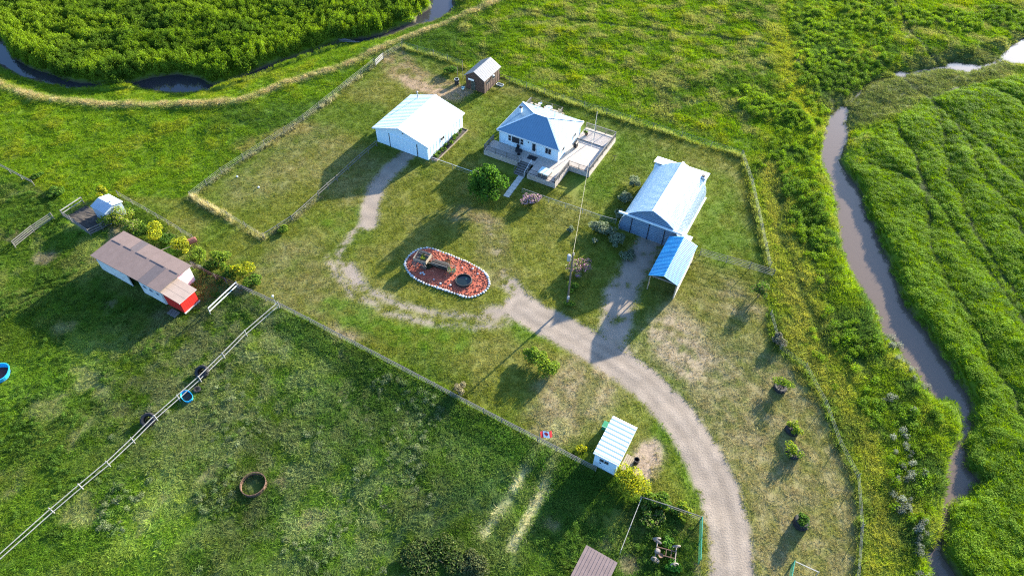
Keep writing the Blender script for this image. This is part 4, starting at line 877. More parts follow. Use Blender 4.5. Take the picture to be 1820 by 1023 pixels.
# ------------------------------------------------------------------ long barn with red annex
def build_barn():
    o, rz = frame_at((160, 453.5), 3.0, -28.6); e = empty("livestock_barn", "long low barn with faded brown roof, white walls and red annex", "barn", o, rz); keep_clear(o, rz, .2, 12.7, .2, 5.2); keep_clear(o, rz, 12.4, 15.6, .3, 2.9)
    X_, Y_, ze, zr, yr = 12.9, 5.4, 2.95, 3.1, 3.35
    fw = part("front_wall", MB().box(.3, 6.15, .3, .4, 0, ze-.05), M_BARNWHITE, e)
    fw2 = part("front_wall", MB().box(8.4, 12.45, .3, .4, 0, ze-.05), M_BARNWHITE, e)
    for i in range(5): part("siding_board", MB().box(.3, 6.15, .275, .299, .1+i*.55, .1+i*.55+.52), M_BARNWHITE, fw); part("siding_board", MB().box(8.4, 12.45, .275, .299, .1+i*.55, .1+i*.55+.52), M_BARNWHITE, fw2)
    part("end_wall", MB().prism([(12.45,.4,0),(12.45,5.1,0),(12.45,5.1,ze),(12.45,yr,zr-.08),(12.45,.4,ze)], (.1,0,0)), M_BARNWHITE, e)
    part("end_wall", MB().prism([(.3,.4,0),(.3,5.1,0),(.3,5.1,ze),(.3,yr,zr-.08),(.3,.4,ze)], (.1,0,0)), M_BARNWHITE, e)
    part("rear_wall", MB().box(.3, 12.5, 5.1, 5.2, 0, ze), M_BARNWHITE, e)
    part("partition", MB().box(6.2, 8.35, 2.2, 2.3, 0, ze), M_BROWNWOOD, e)
    for x in (9.3, 10.5, 11.7): window(e, 'y', .275, x, 1.75, .6, .4, 1, 1, -1, .05)
    s1, s2 = math.hypot(yr, zr-ze), math.hypot(Y_-yr, zr-ze)
    rf = part("roof", MB().prism([(0,0,ze-.02),(0,yr,zr-.02),(0,Y_,ze-.02),(0,Y_,ze-.07),(0,yr,zr-.07),(0,0,ze-.07)], (X_,0,0)), M_GREYWOOD, e)
    roof_plane(rf, (0,0,ze-.01), (1,0,0), (0,yr,zr-ze), [(0,0),(8.9,0),(8.9,s1),(0,s1)], 1.1, M_BARNROOF, rib=0.008, mids=0)
    roof_plane(rf, (8.91,0,ze-.01), (1,0,0), (0,yr,zr-ze), [(0,0),(1.7,0),(1.7,s1),(0,s1)], 1.7, M_BARNROOF2, rib=0.008, mids=0)
    roof_plane(rf, (10.62,0,ze-.01), (1,0,0), (0,yr,zr-ze), [(0,0),(X_-10.62,0),(X_-10.62,s1),(0,s1)], 1.1, M_BARNROOF, rib=0.008, mids=0)
    roof_plane(rf, (0,Y_,ze-.01), (1,0,0), (0,yr-Y_,zr-ze), [(0,0),(3.6,0),(3.6,s2),(0,s2)], 1.2, M_BARNROOF, rib=0.008, mids=0)
    roof_plane(rf, (3.61,Y_,ze-.01), (1,0,0), (0,yr-Y_,zr-ze), [(0,0),(1.3,0),(1.3,s2),(0,s2)], .65, M_BARNROOF2, rib=0.008, mids=0)
    roof_plane(rf, (4.92,Y_,ze-.01), (1,0,0), (0,yr-Y_,zr-ze), [(0,0),(X_-4.92,0),(X_-4.92,s2),(0,s2)], 1.15, M_BARNROOF, rib=0.008, mids=0)
    cp = MB()
    for a, b in ((.3,2.0),(2.6,4.1),(4.9,7.0),(7.6,10.2),(11.2,12.6)): cp.bar((a,yr,zr+.05), (b,yr,zr+.05), .12, .03)
    part("ridge_strip", cp, M_BARNROOF2, rf)
    # red annex with its own lean roof
    ax = part("annex", MB().prism([(12.56,.45,0),(15.55,.45,0),(15.55,.45,2.25),(12.56,.45,2.55)], (0,2.4,0)), M_RED, e)
    for i in range(8): part("plank", MB().box(15.551, 15.575, .47+i*.295, .47+i*.295+.28, .12, 2.2), M_RED, ax)
    for i in range(9): part("plank", MB().box(12.6+i*.325, 12.6+i*.325+.31, .425, .449, .05, 2.2), M_RED, ax)
    part("sill", MB().box(15.56, 15.75, .4, 2.95, 0, .12), M_CONC, ax)
    roof_plane(ax, (12.4,.2,2.62), (0,1,0), (3.5,0,-.32), [(0,0),(2.85,0),(2.85,3.55),(0,3.55)], .95, M_BEIGEROOF, rib=.006, mids=0)
    part("fascia", MB().bar((15.9,.2,2.26), (15.9,3.05,2.26), .03, .1), M_TRIM, ax)
    p = empty("pallet", "grey wooden pallet lying beside the red annex", "pallet", (o.x+math.cos(rz)*14.4+math.sin(rz)*.35, o.y+math.sin(rz)*14.4-math.cos(rz)*.35, 0), rz)
    for i in range(6): part("slat", MB().box(-.7, .7, -.45+i*.16, -.45+i*.16+.11, .2, .225), M_GREYWOOD, p)
    for x in (-.6, 0, .6): part("runner", MB().box(x-.05, x+.05, -.46, .47, .03, .199), M_GREYWOOD, p)
# ------------------------------------------------------------------ small white shed, brown ribbed roof, grey hut
def build_white_shed():
    o, rz = frame_at((1056, 804.4), 2.8, -28.3); e = empty("storage_shed", "small white shed with boldly ribbed metal roof beside the driveway", "shed", o, rz); keep_clear(o, rz, 0, 2.8, 0, 5.2)
    X_, Y_ = 2.75, 5.1
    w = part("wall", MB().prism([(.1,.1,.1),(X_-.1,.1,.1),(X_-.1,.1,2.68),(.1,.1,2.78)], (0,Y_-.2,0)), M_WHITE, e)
    part("skid", MB().box(.15,.35,.0,Y_,-.02,.1).box(X_-.35,X_-.15,.0,Y_,-.02,.1), M_GREYWOOD, e)
    n = 9; pw = (Y_+.1)/n
    for i in range(n):
        y = -.05+i*pw; part("roof_panel", MB().prism([(-.06,y,2.815),(-.06,y+pw*.4,2.866),(-.06,y+pw*.99,2.815),(-.06,y+pw*.99,2.77),(-.06,y,2.77)], (X_+.12,0,-.1)), M_WROOF, e)
    part("roof_trim", MB().bar((-.08,-.07,2.8), (X_+.08,-.07,2.7), .03, .16).bar((X_+.08,-.05,2.72), (X_+.08,Y_+.05,2.72), .03, .14), M_TRIM, e)
    window(e, 'y', .1, .95, 1.9, .35, .35, 1, 1, -1, .05, M_GREYWOOD); window(e, 'y', .1, 1.5, 1.9, .35, .35, 1, 1, -1, .05, M_GREYWOOD)
    for i in range(5): part("siding_seam", MB().box(.1, X_-.1, .085, .099, .5+i*.42, .53+i*.42), M_TRIM, w)
    part("wall_vent", MB().box(.75,.95,.05,.1,1.2,1.3), M_BLACK, e)
    c, s = math.cos(rz), math.sin(rz)
    def on(x, y, z=0): return Vector((o.x+c*x-s*y, o.y+s*x+c*y, z))
    st = empty("wooden_steps", "pale plank steps at the side door of the white shed", "steps", on(3.35, 2.0), rz)
    for i in range(5): part("plank", MB().box(-.5+i*.21, -.5+i*.21+.18, -1.0, 1.0, .42-.06*i-.05, .42-.06*i), M_PALEWOOD, st)
    for y in (-.8, .8): part("stringer", MB().box(-.5, .5, y-.05, y+.05, 0, .12), M_GREYWOOD, st)
    b = empty("waste_bin", "black round bin beside the plank steps of white shed", "bin", on(4.1, 2.7)); part("drum", MB().lathe([(0,0),(.26,0),(.3,.7),(.26,.7),(.22,.1),(0,.1)], 14), M_BLACK, b); part("rim", MB().lathe([(.25,.7),(.33,.7),(.33,.74),(.25,.74)], 14, closed=True), M_BLACK, b)
    g = empty("green_bin", "dark green bin with pale lid edge behind the white shed", "bin", on(-.45, 4.9), rz); part("body", MB().prism([(-.4,-.35,0),(.4,-.35,0),(.4,.35,0),(-.4,.35,0)], (0,0,.85)), M_GREENP, g); part("lid", MB().box(-.45,.45,-.4,.4,.851,.91), M_GREENP, g); part("lid_edge", MB().box(-.45,.45,-.44,-.401,.8,.93), mat("pale_green_trim", (.3,.5,.38), .5), g)
    return o, rz
def build_brown_roof():
    o, rz = frame_at((1000, 1050), 2.6, -29.5); e = empty("ribbed_roof_shed", "shed with dusty brown ribbed metal roof at the lower fence", "shed", o, rz); keep_clear(o, rz, 0, 3.3, 0, 5)
    X_, Y_ = 3.3, 4.95
    part("wall", MB().prism([(.15,.15,0),(X_-.15,.15,0),(X_-.15,.15,2.45),(.15,.15,2.55)], (0,Y_-.3,0)), M_BROWNWOOD, e)
    roof_plane(e, (0,0,2.6), (1,0,0), (0,1,0.01), [(0,0),(X_,0),(X_,Y_),(0,Y_)], .33, M_RIBBROWN, rib=.05, mids=0, ribw=.09)
def build_grey_hut():
    o, rz = frame_at((160, 366), 2.2, -30); e = empty("feed_hut", "small grey hut with pale metal roof beside the soil pen", "hut", o, rz); keep_clear(o, rz, 0, 3.2, 0, 3.2)
    wall = part("wall", MB().box(.1,3.0,.1,2.9,0,2.1), mat("blue_grey_sheet_metal", (.30,.36,.42), .5, .08, 2), e)
    for i in range(6): part("wall_sheet", MB().box(.1+i*.484+.01, .1+(i+1)*.484-.01, .075, .099, .02, 2.08), MATS["blue_grey_sheet_metal"], wall)
    s = math.hypot(1.55, .45)
    roof_plane(e, (0,0,2.12), (1,0,0), (0,1.55,.45), [(0,0),(3.1,0),(3.1,s),(0,s)], .62, MATS["blue_grey_sheet_metal"], rib=.02)
    roof_plane(e, (0,3.1,2.12), (1,0,0), (0,-1.55,.45), [(0,0),(3.1,0),(3.1,s),(0,s)], .62, M_WROOF, rib=.02)
    part("gable", MB().prism([(.1,.1,2.1),(.1,2.9,2.1),(.1,1.5,2.5)], (2.9,0,0)), MATS["blue_grey_sheet_metal"], e)
    part("roof_vent", MB().lathe([(.0,.3),(.18,.25),(.18,.2),(.1,.2),(.1,0)], 10, (2.2,1.9,2.45)), M_GALV, e)
# ------------------------------------------------------------------ fences
def fence(name, label, pts, spacing, ph, pr, rails=(), wires=(), mp=None, mr=None, square=False, jitter=.06, cat="fence"):
    P = [Vector((*G(*p), 0)) for p in pts]; o = P[0].copy(); e = empty(name, label, cat, o)
    mp = mp or M_GREYWOOD; mr = mr or M_GREYWOOD
    pm = (MB().box(-pr,pr,-pr,pr,-.3,ph) if square else MB().tube([(0,0,-.3),(0,0,ph*.5),(0,0,ph)], [pr,pr*.95,pr*.85], 7)).mesh("post", mp)
    pos = []
    for a, b in zip(P[:-1], P[1:]):
        n = max(1, round((b-a).length/spacing))
        pos += [a+(b-a)*i/n for i in range(n)]
    pos.append(P[-1]); pos = [p-o+Vector((0,0,ground_z(p.x, p.y))) for p in pos]
    for p in pos: inst("post", pm, e, p, (random.gauss(0,jitter*.6), random.gauss(0,jitter*.6), random.random()), (1,1,1+random.uniform(-.06,.08)))
    for z, w, h in rails:
        for a, b in zip(pos[:-1], pos[1:]):
            d = (b-a); j = Vector((0,0,random.uniform(-jitter,jitter)*.5)); k = d.normalized()*0.03
            part("rail", MB().bar(a+Vector((0,0,z))+j+k, b+Vector((0,0,z+random.uniform(-jitter,jitter)*.5))-k, w, h), mr, e)
    for z in wires:
        part("wire", MB().tube([p+Vector((0,0,z)) for p in pos], .011, 4), M_FWIRE, e)
    return e
def build_fences():
    fence("rail_fence", "long pale two rail fence crossing the left pasture diagonally", [(497,548),(440,598),(358,678),(281,748),(197,829),(99,913),(0,1003),(-60,1055)], 4.0, 1.3, .06, [(1.15,.05,.09),(.55,.05,.09)], (), M_PIPEW, M_PIPEW)
    fence("rail_fence", "rail and wire fence between the mown yard and the dark pasture", [(500,548),(690,646),(830,720),(955,785),(1058,838)], 2.5, 1.25, .055, [(1.15,.05,.1),(.85,.05,.1)], (.3,.55), M_GREYWOOD, M_GREYWOOD)
    fence("rail_fence", "short white rail panel standing free beside the barn's corner", [(424,512),(375,560)], 3.6, 1.3, .06, [(1.2,.06,.14),(.6,.06,.14)], (), M_PIPEW, M_TRIM)
    fence("rail_fence", "grey rail fence joining the barn corner to the pasture gate post", [(345,478),(385,497),(424,512)], 2.4, 1.2, .06, [(1.1,.05,.12),(.8,.05,.12),(.45,.05,.12)], (), M_GREYWOOD, M_BROWNWOOD)
    fence("rail_fence", "grey rail fence from the gate post to the pasture corner", [(427,514),(497,546)], 2.6, 1.2, .055, [(1.1,.05,.1),(.75,.05,.1)], (.4,))
    fence("wire_fence", "wire fence in tall dry grass along the far lawn edge", FENCE_W, 4.2, 1.25, .05, (), (.35,.65,.95,1.2))
    fence("wire_fence", "low wire fence with pale grass at the near lawn corner", [(340,352),(405,385),(470,424)], 3.5, 1.1, .05, (), (.35,.65,.95))
    fence("rail_fence", "old low rail fence along the dry grass strip toward the garage", [(470,424),(520,392),(567,350)], 3.2, 1.0, .05, [(.9,.05,.09)], (.5,))
    fence("rail_fence", "grey rail fence in the garage's shadow ending at its corner", [(567,350),(600,322),(640,285),(670,260)], 2.6, 1.15, .06, [(1.05,.05,.11),(.6,.05,.11)])
    fence("plank_gate", "weathered white plank gate in the far corner of the lawn", [(668,119),(682,106)], 2.4, 1.4, .07, [(1.3,.05,.14),(1.0,.05,.14),(.7,.05,.14),(.4,.05,.14)], (), M_GREYWOOD, M_PIPEW, cat="gate")
    fence("wire_fence", "wire fence behind the dug garden plot up to the brown shed", [(715,85),(770,100),(822,119)], 3.8, 1.3, .05, (), (.4,.7,1.0,1.25))
    fence("picket_fence", "short dark picket fence at the right of the brown shed", [(888,141),(905,147)], 1.1, 1.3, .04, [(1.1,.04,.08),(.5,.04,.08)], (), M_BROWNWOOD, M_BROWNWOOD)
    fence("wire_fence", "long wire fence in tall grass behind the white house", [(905,147),(1000,180),(1160,230),(1316,279)], 4.4, 1.3, .05, (), (.4,.7,1.0,1.25))
    fence("wire_fence", "wire fence in tall grass along the yard's river side", [(1318,280),(1335,330),(1352,410),(1366,478)], 4.0, 1.35, .05, (), (.4,.7,1.0,1.25))
    fence("wire_fence", "low wire fence edging the dry lawn by the river bank", [(1368,560),(1385,622),(1430,655),(1465,720),(1490,790),(1522,850),(1528,940),(1520,1040)], 5.0, 1.2, .045, (), (.4,.7,1.0))
    fence("corral_fence", "pale five rail corral panels right of the blue roofed shed", [(1243,455),(1290,468),(1331,479),(1372,492)], 3.0, 1.5, .05, [(1.4,.035,.04),(1.12,.035,.04),(.84,.035,.04),(.56,.035,.04),(.28,.035,.04)], (), M_GREYWOOD, M_GREYWOOD)
    fence("pipe_fence", "thin white pipe rail fence from the garage toward the leafy tree", [(768,288),(805,301),(840,313)], 3.0, 1.0, .03, [(.95,.04,.04)], (.3,.6), M_GALV, M_TRIM)
    fence("wire_fence", "low mesh fence from the pink lilac to the grey shrubs", [(928,343),(975,360),(1035,380),(1066,391),(1094,398)], 3.2, 1.0, .03, [(.95,.03,.03)], (.2,.4,.6,.8), M_GALV, M_GALV)
    fence("corral_fence", "grey timber corral panels left of the dark soil pen", [(28,440),(62,414),(98,391)], 2.2, 1.4, .06, [(1.3,.05,.12),(1.0,.05,.12),(.7,.05,.12),(.4,.05,.12)])
    fence("pen_fence", "grey timber rails round the dark soil pen", [(114,386),(162,419),(203,396)], 2.3, 1.3, .06, [(1.2,.05,.13),(.8,.05,.13),(.4,.05,.13)])
    fence("pen_fence", "pale timber rail along the back of the soil pen", [(114,386),(150,362)], 2.3, 1.3, .06, [(1.2,.06,.14),(.7,.05,.12)], (), M_GREYWOOD, M_PIPEW)
    fence("wire_fence", "old wire fence behind the yellow shrubs and the barn", [(212,350),(262,378),(300,400),(345,428)], 3.0, 1.2, .05, [(1.1,.04,.07)], (.4,.7))
    fence("rail_fence", "weathered rail fence at the left edge of the pasture", [(-20,288),(20,309),(62,331)], 2.6, 1.2, .06, [(1.1,.05,.13),(.7,.05,.13)])
    fence("pipe_fence", "thin white pipe rail from the hedge down to the ribbed roof shed", [(1137,893),(1118,941),(1101,985)], 2.4, 1.2, .035, [(1.15,.05,.05),(.6,.04,.04)], (), M_GALV, M_PIPEW)
    fence("rail_fence", "grey rail fence through the hedge above the old cart", [(1137,890),(1190,907),(1243,926)], 2.2, 1.2, .06, [(1.1,.06,.12)], (.4,.75))
    def netting(label, pts, h):
        P = [Vector((*G(*p), 0)) for p in pts]; o = P[0].copy(); e = empty("mesh_fence", label, "fence", o)
        pm = MB().tube([(0,0,-.2),(0,0,h+.05)], .035, 6).mesh("post", M_GREENP)
        L = (P[-1]-P[0]).length; n = max(1, round(L/1.8)); D = (P[-1]-P[0])/n
        for i in range(n+1): inst("post", pm, e, D*i)
        for i in range(n):
            mb = MB(); a, b = D*i, D*(i+1)
            for k in range(11): z = .05+(h-.05)*k/10; mb.bar(a+Vector((0,0,z)), b+Vector((0,0,z)), .012, .03)
            for k in range(1, 18): c = a+(b-a)*k/18; mb.bar(c+Vector((0,0,.05)), c+Vector((0,0,h)), .012)
            part("net_panel", mb, M_GREENP, e)
        part("top_tape", MB().bar(Vector((0,0,h)), D*n+Vector((0,0,h)), .06, .1), mat("teal_tape", (.02,.24,.17), .5, .1), e)
    netting("dark green mesh fence right of the old cart", [(1243,928),(1240,1003)], 1.5); netting("green mesh fence corner at the lower edge of the dry lawn", [(1406,1003),(1398,1045)], 1.2)
    fence("rail_fence", "white rail at the green mesh corner on the dry lawn", [(1408,1003),(1450,1022)], 2.5, 1.0, .04, [(.95,.08,.05)], (), M_PIPEW, M_PIPEW)

# ------------------------------------------------------------------ flower bed with wagon and pond
def build_bed():
    OUT = [(720,470),(728,455),(740,446),(752,442),(766,442),(780,447),(800,454),(817,461),(838,470),(859,483),(868,496),(868,511),(854,523),(833,529),(811,523),(784,514),(752,503),(730,489)]
    P = GL(OUT); c = P.mean(0); Q_ = []
    for i in range(len(P)):           # smooth closed curve
        p0, p1, p2, p3 = P[i-1], P[i], P[(i+1) % len(P)], P[(i+2) % len(P)]
        for t in np.linspace(0, 1, 6, endpoint=False): Q_.append(0.5*((2*p1)+(-p0+p2)*t+(2*p0-5*p1+4*p2-p3)*t*t+(-p0+3*p1-3*p2+p3)*t**3))
    Q_ = np.array(Q_)-c; e = empty("rockery", "oval rockery of red chips ringed with white stones before the house", "flower bed", (c[0], c[1], 0))
    V = [(0,0,.14)]; 
    for k in (.33,.66,.97): V += [(x*k, y*k, .15 if k < .9 else .1) for x, y in Q_]
    n = len(Q_); F = [(0, 1+i, 1+(i+1) % n) for i in range(n)]
    for r_ in range(2): F += [(1+r_*n+i, 1+(r_+1)*n+i, 1+(r_+1)*n+(i+1) % n, 1+r_*n+(i+1) % n) for i in range(n)]
    part("chip_surface", MB().add(V, F), M_REDROCK, e)
    # red chips: too many to pick apart
    r = random.Random(3); mb = MB(); from_in = lambda: Q_[r.randrange(n)]*math.sqrt(r.random())*.95
    for i in range(900):
        x, y = from_in(); s = r.uniform(.06,.16); a = r.random()*3; z = .13
        u, v = Vector((math.cos(a),math.sin(a),r.uniform(-.3,.3)))*s, Vector((-math.sin(a),math.cos(a),r.uniform(-.3,.3)))*s*.6; t = Vector((0,0,s*.6)); b = Vector((x,y,z))
        mb.add([b-u-v, b+u-v, b+u+v, b-u+v, b-u*.7-v*.6+t, b+u*.6-v*.7+t, b+u*.7+v*.6+t, b-u*.6+v*.7+t], [(4,5,6,7),(0,1,5,4),(1,2,6,5),(2,3,7,6),(3,0,4,7)])
    ch = part("brick_chips", mb, mat("brick_chip", (.28,.05,.024), .9, .5, 1.3, col2=(.36,.12,.07)), e); ch['kind'] = "stuff"
    me = []
    for k in range(4):
        rr = random.Random(40+k); V = []; F = []
        for j, (ph, kk) in enumerate(((-1,.35),(-.4,.9),(.25,1.0),(.75,.62))):
            for i in range(8): a = i*.785; q = kk*rr.uniform(.78,1.12); V.append((q*math.cos(a), q*math.sin(a)*.85, ph*.8+rr.uniform(-.1,.1)))
        for j in range(3): F += [(j*8+i, j*8+(i+1) % 8, (j+1)*8+(i+1) % 8, (j+1)*8+i) for i in range(8)]
        F.append(tuple(24+i for i in range(8))); me.append(MB().add(V, F).mesh("edge_stone", M_STONE))
    seg = np.linalg.norm(np.roll(Q_, -1, 0)-Q_, axis=1); cum = np.concatenate([[0], np.cumsum(seg)]); tot = cum[-1]; k = int(tot/.42)
    for i in range(k):
        d = tot*i/k; j = min(np.searchsorted(cum, d, 'right')-1, n-1); t = (d-cum[j])/seg[j]; p = Q_[j]*(1-t)+Q_[(j+1) % n]*t; s = random.uniform(.15,.245)
        inst("edge_stone", random.choice(me), e, (p[0], p[1], .12), (random.uniform(-.2,.2), random.uniform(-.2,.2), random.random()*6), (s, s*random.uniform(.8,1.1), s*random.uniform(.75,1.05)))
    for x, y in ((748,487),(752,486),(754,489),(771,498),(738,464),(752,449),(801,508),(783,505),(840,479),(849,488),(822,477)):
        g = G(x, y)-c; s = random.uniform(.12,.2); inst("loose_stone", me[0], e, (g[0], g[1], .2), (0,0,random.random()*6), (s,s,s*.8))
    KEEP.append((c[0], c[1], -.42, -6.2, 6.2, -2.6, 2.6))
    # round pond tub
    g = G3(824,500,.1); p = empty("pond_tub", "black round pond tub sunk in the red rockery", "pond", (g.x, g.y, .1)); part("rim", MB().lathe([(1.0,.0),(1.16,.0),(1.16,.32),(1.1,.36),(1.02,.36),(1.0,.3)], 32, closed=True), M_RUBBER, p); part("water", MB().lathe([(0,.16),(1.01,.16)], 32), M_PONDW, p); part("floating_leaf", MB().lathe([(0,.175),(.14,.17)], 9, (.35,.35,0)), mat("pond_leaf", (.12,.2,.1), .5), p)
    # old wooden wagon
    g = G3(752,468); a = math.atan2(*(G(806,485)-G(752,468))[::-1]); w = empty("old_wagon", "old grey wooden wagon box resting on the red rockery", "wagon", (g.x, g.y, .14), a)
    for i in range(6): part("floor_plank", MB().box(-.9, .9, -.84+i*.28, -.84+i*.28+.25, .75, .79), M_GREYWOOD, w)
    for s in (-1, 1):
        for k in range(3): part("side_plank", MB().box(-.95, .95, s*.86-.02, s*.86+.02, .82+k*.2, .82+k*.2+.17), M_GREYWOOD, w)
        for k in range(3): part("end_plank", MB().box(s*.96-.02, s*.96+.02, -.84, .84, .82+k*.2, .82+k*.2+.17), M_PALEWOOD if s > 0 else M_GREYWOOD, w)
        for x in (-.6, .6):
            wh = MB().lathe([(.45,-.03),(.5,-.03),(.5,.03),(.45,.03)], 18, closed=True)
            for t in range(8): b = t*.785; wh.bar((0,0,0), (.46*math.cos(b), .46*math.sin(b), 0), .04)
            wh.lathe([(0,-.08),(.07,-.08),(.07,.08),(0,.08)], 8); o_ = part("wheel", wh, M_GREYWOOD, w); o_.location = (x, s*1.05, .5); o_.rotation_euler = (math.pi/2, 0, 0)
    part("axle", MB().bar((-.6,-1.05,.5), (-.6,1.05,.5), .09).bar((.6,-1.05,.5), (.6,1.05,.5), .09), M_GREYWOOD, w)
    for s in (-1,1): part("shaft_pole", MB().tube([(.95,.3*s,.75),(2.6,.22*s,.55),(4.2,.12*s,.5)], .045, 6), M_PALEWOOD, w)
    wc = w.location; shrub("wagon_flowers", "yellowish straggly flowers growing inside the old wagon box", "plant", (0,0), .6, .55, YELLOWG[:1]+LIME+[(.2,.17,.08)], 130, .16, 5, base=(wc.x, wc.y, .9), stems=3)
    # dark carved log trough beside the wagon, wooden frame round plants
    g = G3(783,476); t = empty("log_trough", "dark hollow log trough between wagon and pond", "trough", (g.x, g.y, .14), a)
    part("shell", MB().lathe([(.0,-1.3),(.42,-1.3),(.48,0),(.42,1.3),(.0,1.3)], 9), mat("charred_log", (.03,.025,.022), .9, .3, 4, .5, 12), t).rotation_euler = (0, math.pi/2, 0)
    t.children[0].location = (0,0,.42)
    part("lip", MB().box(-1.2,1.2,-.38,-.3,.78,.86).box(-1.2,1.2,.3,.38,.78,.86), M_GREYWOOD, t)
    g = G3(803,484); t = empty("stick_planter", "weathered stick frame with green leaves beside the round pond", "planter", (g.x, g.y, .14), a+.3)
    for i in range(9): b = i*.7; part("stick", MB().tube([(.5*math.cos(b),.5*math.sin(b),0), (.65*math.cos(b+.3),.65*math.sin(b+.3),.9+.3*random.random())], [.035,.025], 5), M_PALEWOOD, t)
    part("hoop", MB().lathe([(.56,.58),(.62,.58),(.62,.65),(.56,.65)], 16, closed=True), M_GREYWOOD, t)
    shrub("rockery_plant", "green leafy plant inside the stick frame of the rockery", "plant", (0,0), .5, .8, [(.08,.15,.05),(.15,.2,.1)], 160, .17, 5, base=(g.x, g.y, .14), stems=3)

# ------------------------------------------------------------------ tyres, troughs, ring, cart, pole, flag
def tyre_mesh(lugs=22):
    mb = MB().lathe([(.52,-.24),(.78,-.26),(.92,-.21),(.96,0),(.92,.21),(.78,.26),(.52,.24),(.56,0)], 30, closed=True)
    for i in range(lugs):
        a = i*2*math.pi/lugs; b = a+.12; s = 1 if i % 2 else -1; mb.bar((.96*math.cos(a), .96*math.sin(a), 0), (.95*math.cos(b), .95*math.sin(b), s*.22), .09, .07, (math.cos(a), math.sin(a), 0))
    return mb.mesh("tyre", M_RUBBER)
def build_yard_things():
    TY = tyre_mesh(); soil = MB().lathe([(0,.34),(.3,.36),(.58,.3)], 16).mesh("soil", M_SOIL)
    for px, lab, rad, h, cols, tilt in (((1386,690),"tractor tyre planter holding the largest round lime green bush",1.15,1.6,LIME,0), ((1407,765),"tractor tyre planter with a sparse low yellowish plant, second from the top",.75,.85,LIME+YELLOWG[:1],0), ((1409,806),"tractor tyre planter with a low spreading yellow green plant, third from the top",1.0,1.05,LIME+YELLOWG[:1],0), ((1422,931),"upright pair of tractor tyres with a dark green plant on the dry lawn",.85,1.05,GREEN,0)):
        g = G(*px); e = empty("tyre_planter", lab, "planter", (g[0], g[1], .0), random.random()*6, "tyre planters on the dry lawn"); s = .82
        inst("tyre", TY, e, (0,0,.22), (0,0,0), (s,s,s)); inst("soil", soil, e, (0,0,0), (0,0,0), (.95,.95,1))
        if px[0] == 1422: inst("tyre", TY, e, (.05,.03,.64), (.03,-.02,.4), (s*.96,s*.96,s))
        shrub("planter_bush", lab.split(" planter ")[0].replace("upright pair of tractor tyres with a dark green plant on the dry lawn", "dark green bush growing from the doubled tyres on the dry lawn") if px[0] == 1422 else {1386:"largest round lime green bush growing out of a tractor tyre",1407:"sparse low yellowish plant growing out of the second tyre",1409:"low spreading yellow green plant growing out of the third tyre"}[px[0]], "bush", (0,0), rad, h, cols, 420, .17, 7, "bushes in tyre planters", base=(g[0], g[1], .3 if px[0] != 1422 else .7), stems=4)
        KEEP.append((g[0], g[1], 0, -.75, .75, -.75, .75))
    for px, lab, tilt in (((266,749),"large black tractor tyre leaning by the two rail fence",(.35,.1,0)), ((361,664),"black tractor tyre lying beside the fence near the blue trough",(.3,-.1,0))):
        g = G(*px); e = empty("tractor_tyre", lab, "tyre", (g[0], g[1], 0)); inst("tyre", TY, e, (0,0,.42), tilt, (.85,.85,1.1)); part("bead_ring", MB().lathe([(.44,-.2),(.48,-.2),(.48,.2),(.44,.2)], 20, closed=True), M_RUBBER, e); e.children[-1].location = (0,0,.42); e.children[-1].rotation_euler = tilt
    g = G(351,693); e = empty("small_tyre", "small old tyre on the grass beside the blue trough", "tyre", (g[0], g[1], 0)); inst("tyre", TY, e, (0,0,.14), (.05,0,0), (.45,.45,.5)); part("wheel_hub", MB().lathe([(.0,.1),(.2,.12),(.24,.2),(.24,.05),(0,.05)], 12), M_RUST, e)
    def trough(px, lab, sx, sy, rz, h, fill):
        g = G(*px); e = empty("water_trough", lab, "trough", (g[0], g[1], 0), rz); V = []; F = []; n = 28
        prof = [(.86,0),(.98,h-.06),(1.04,h-.05),(1.04,h),(.95,h),(.84,.08)]
        mb = MB().lathe(prof, n); mb.v = [(math.copysign(abs(x/1.0)**.8, x)*sx, math.copysign(abs(y)**.8, y)*sy, z) for x, y, z in mb.v]; part("shell", mb, M_BLUEPLASTIC, e)
        mb = MB().lathe([(0,h*fill),(.9,h*fill)], n); mb.v = [(math.copysign(abs(x)**.8, x)*sx, math.copysign(abs(y)**.8, y)*sy, z) for x, y, z in mb.v]; part("water", mb, M_PONDW if fill > .3 else mat("rusty_silt", (.09,.03,.028), .8, .3), e)
        keep = (g[0], g[1], rz, -sx, sx, -sy, sy); KEEP.append(keep)
    trough((334,707), "small oval bright blue water trough under the two rail fence", .85, .55, -.75, .5, .55); trough((-4,668), "big round bright blue tub at the left edge of the pasture", 1.5, 1.35, .3, .7, .12)
    g = G(452,863); e = empty("bale_feeder", "round rusty bale feeder ring lying in the weedy pasture", "feeder", (g[0], g[1], 0), .4)
    for z in (.06,.55): part("hoop", MB().lathe([(1.27,z-.03),(1.33,z-.03),(1.33,z+.05),(1.27,z+.05)], 36, closed=True), M_RUST, e)
    um = MB().tube([(0,0,.02),(0,0,.6)], .028, 6).mesh("upright", M_RUST)
    for i in range(16): a = i*.3927; inst("upright", um, e, (1.3*math.cos(a), 1.3*math.sin(a), 0))
    part("sheet_band", MB().lathe([(1.262,.08),(1.268,.08),(1.268,.4),(1.262,.4)], 36, closed=True), M_RUST, e)
    KEEP.append((g[0], g[1], 0, -.9, .9, -.9, .9))
    # old cart chassis
    g = G(1182,985); e = empty("cart_chassis", "old rusty cart chassis with four wheels overgrown beside the green mesh fence", "cart", (g[0], g[1], 0), -.25); wm = MB().lathe([(.34,-.06),(.42,-.06),(.42,.06),(.34,.06)], 18, closed=True)
    for t in range(6): b = t*1.047; wm.bar((0,0,0), (.36*math.cos(b), .36*math.sin(b), 0), .04)
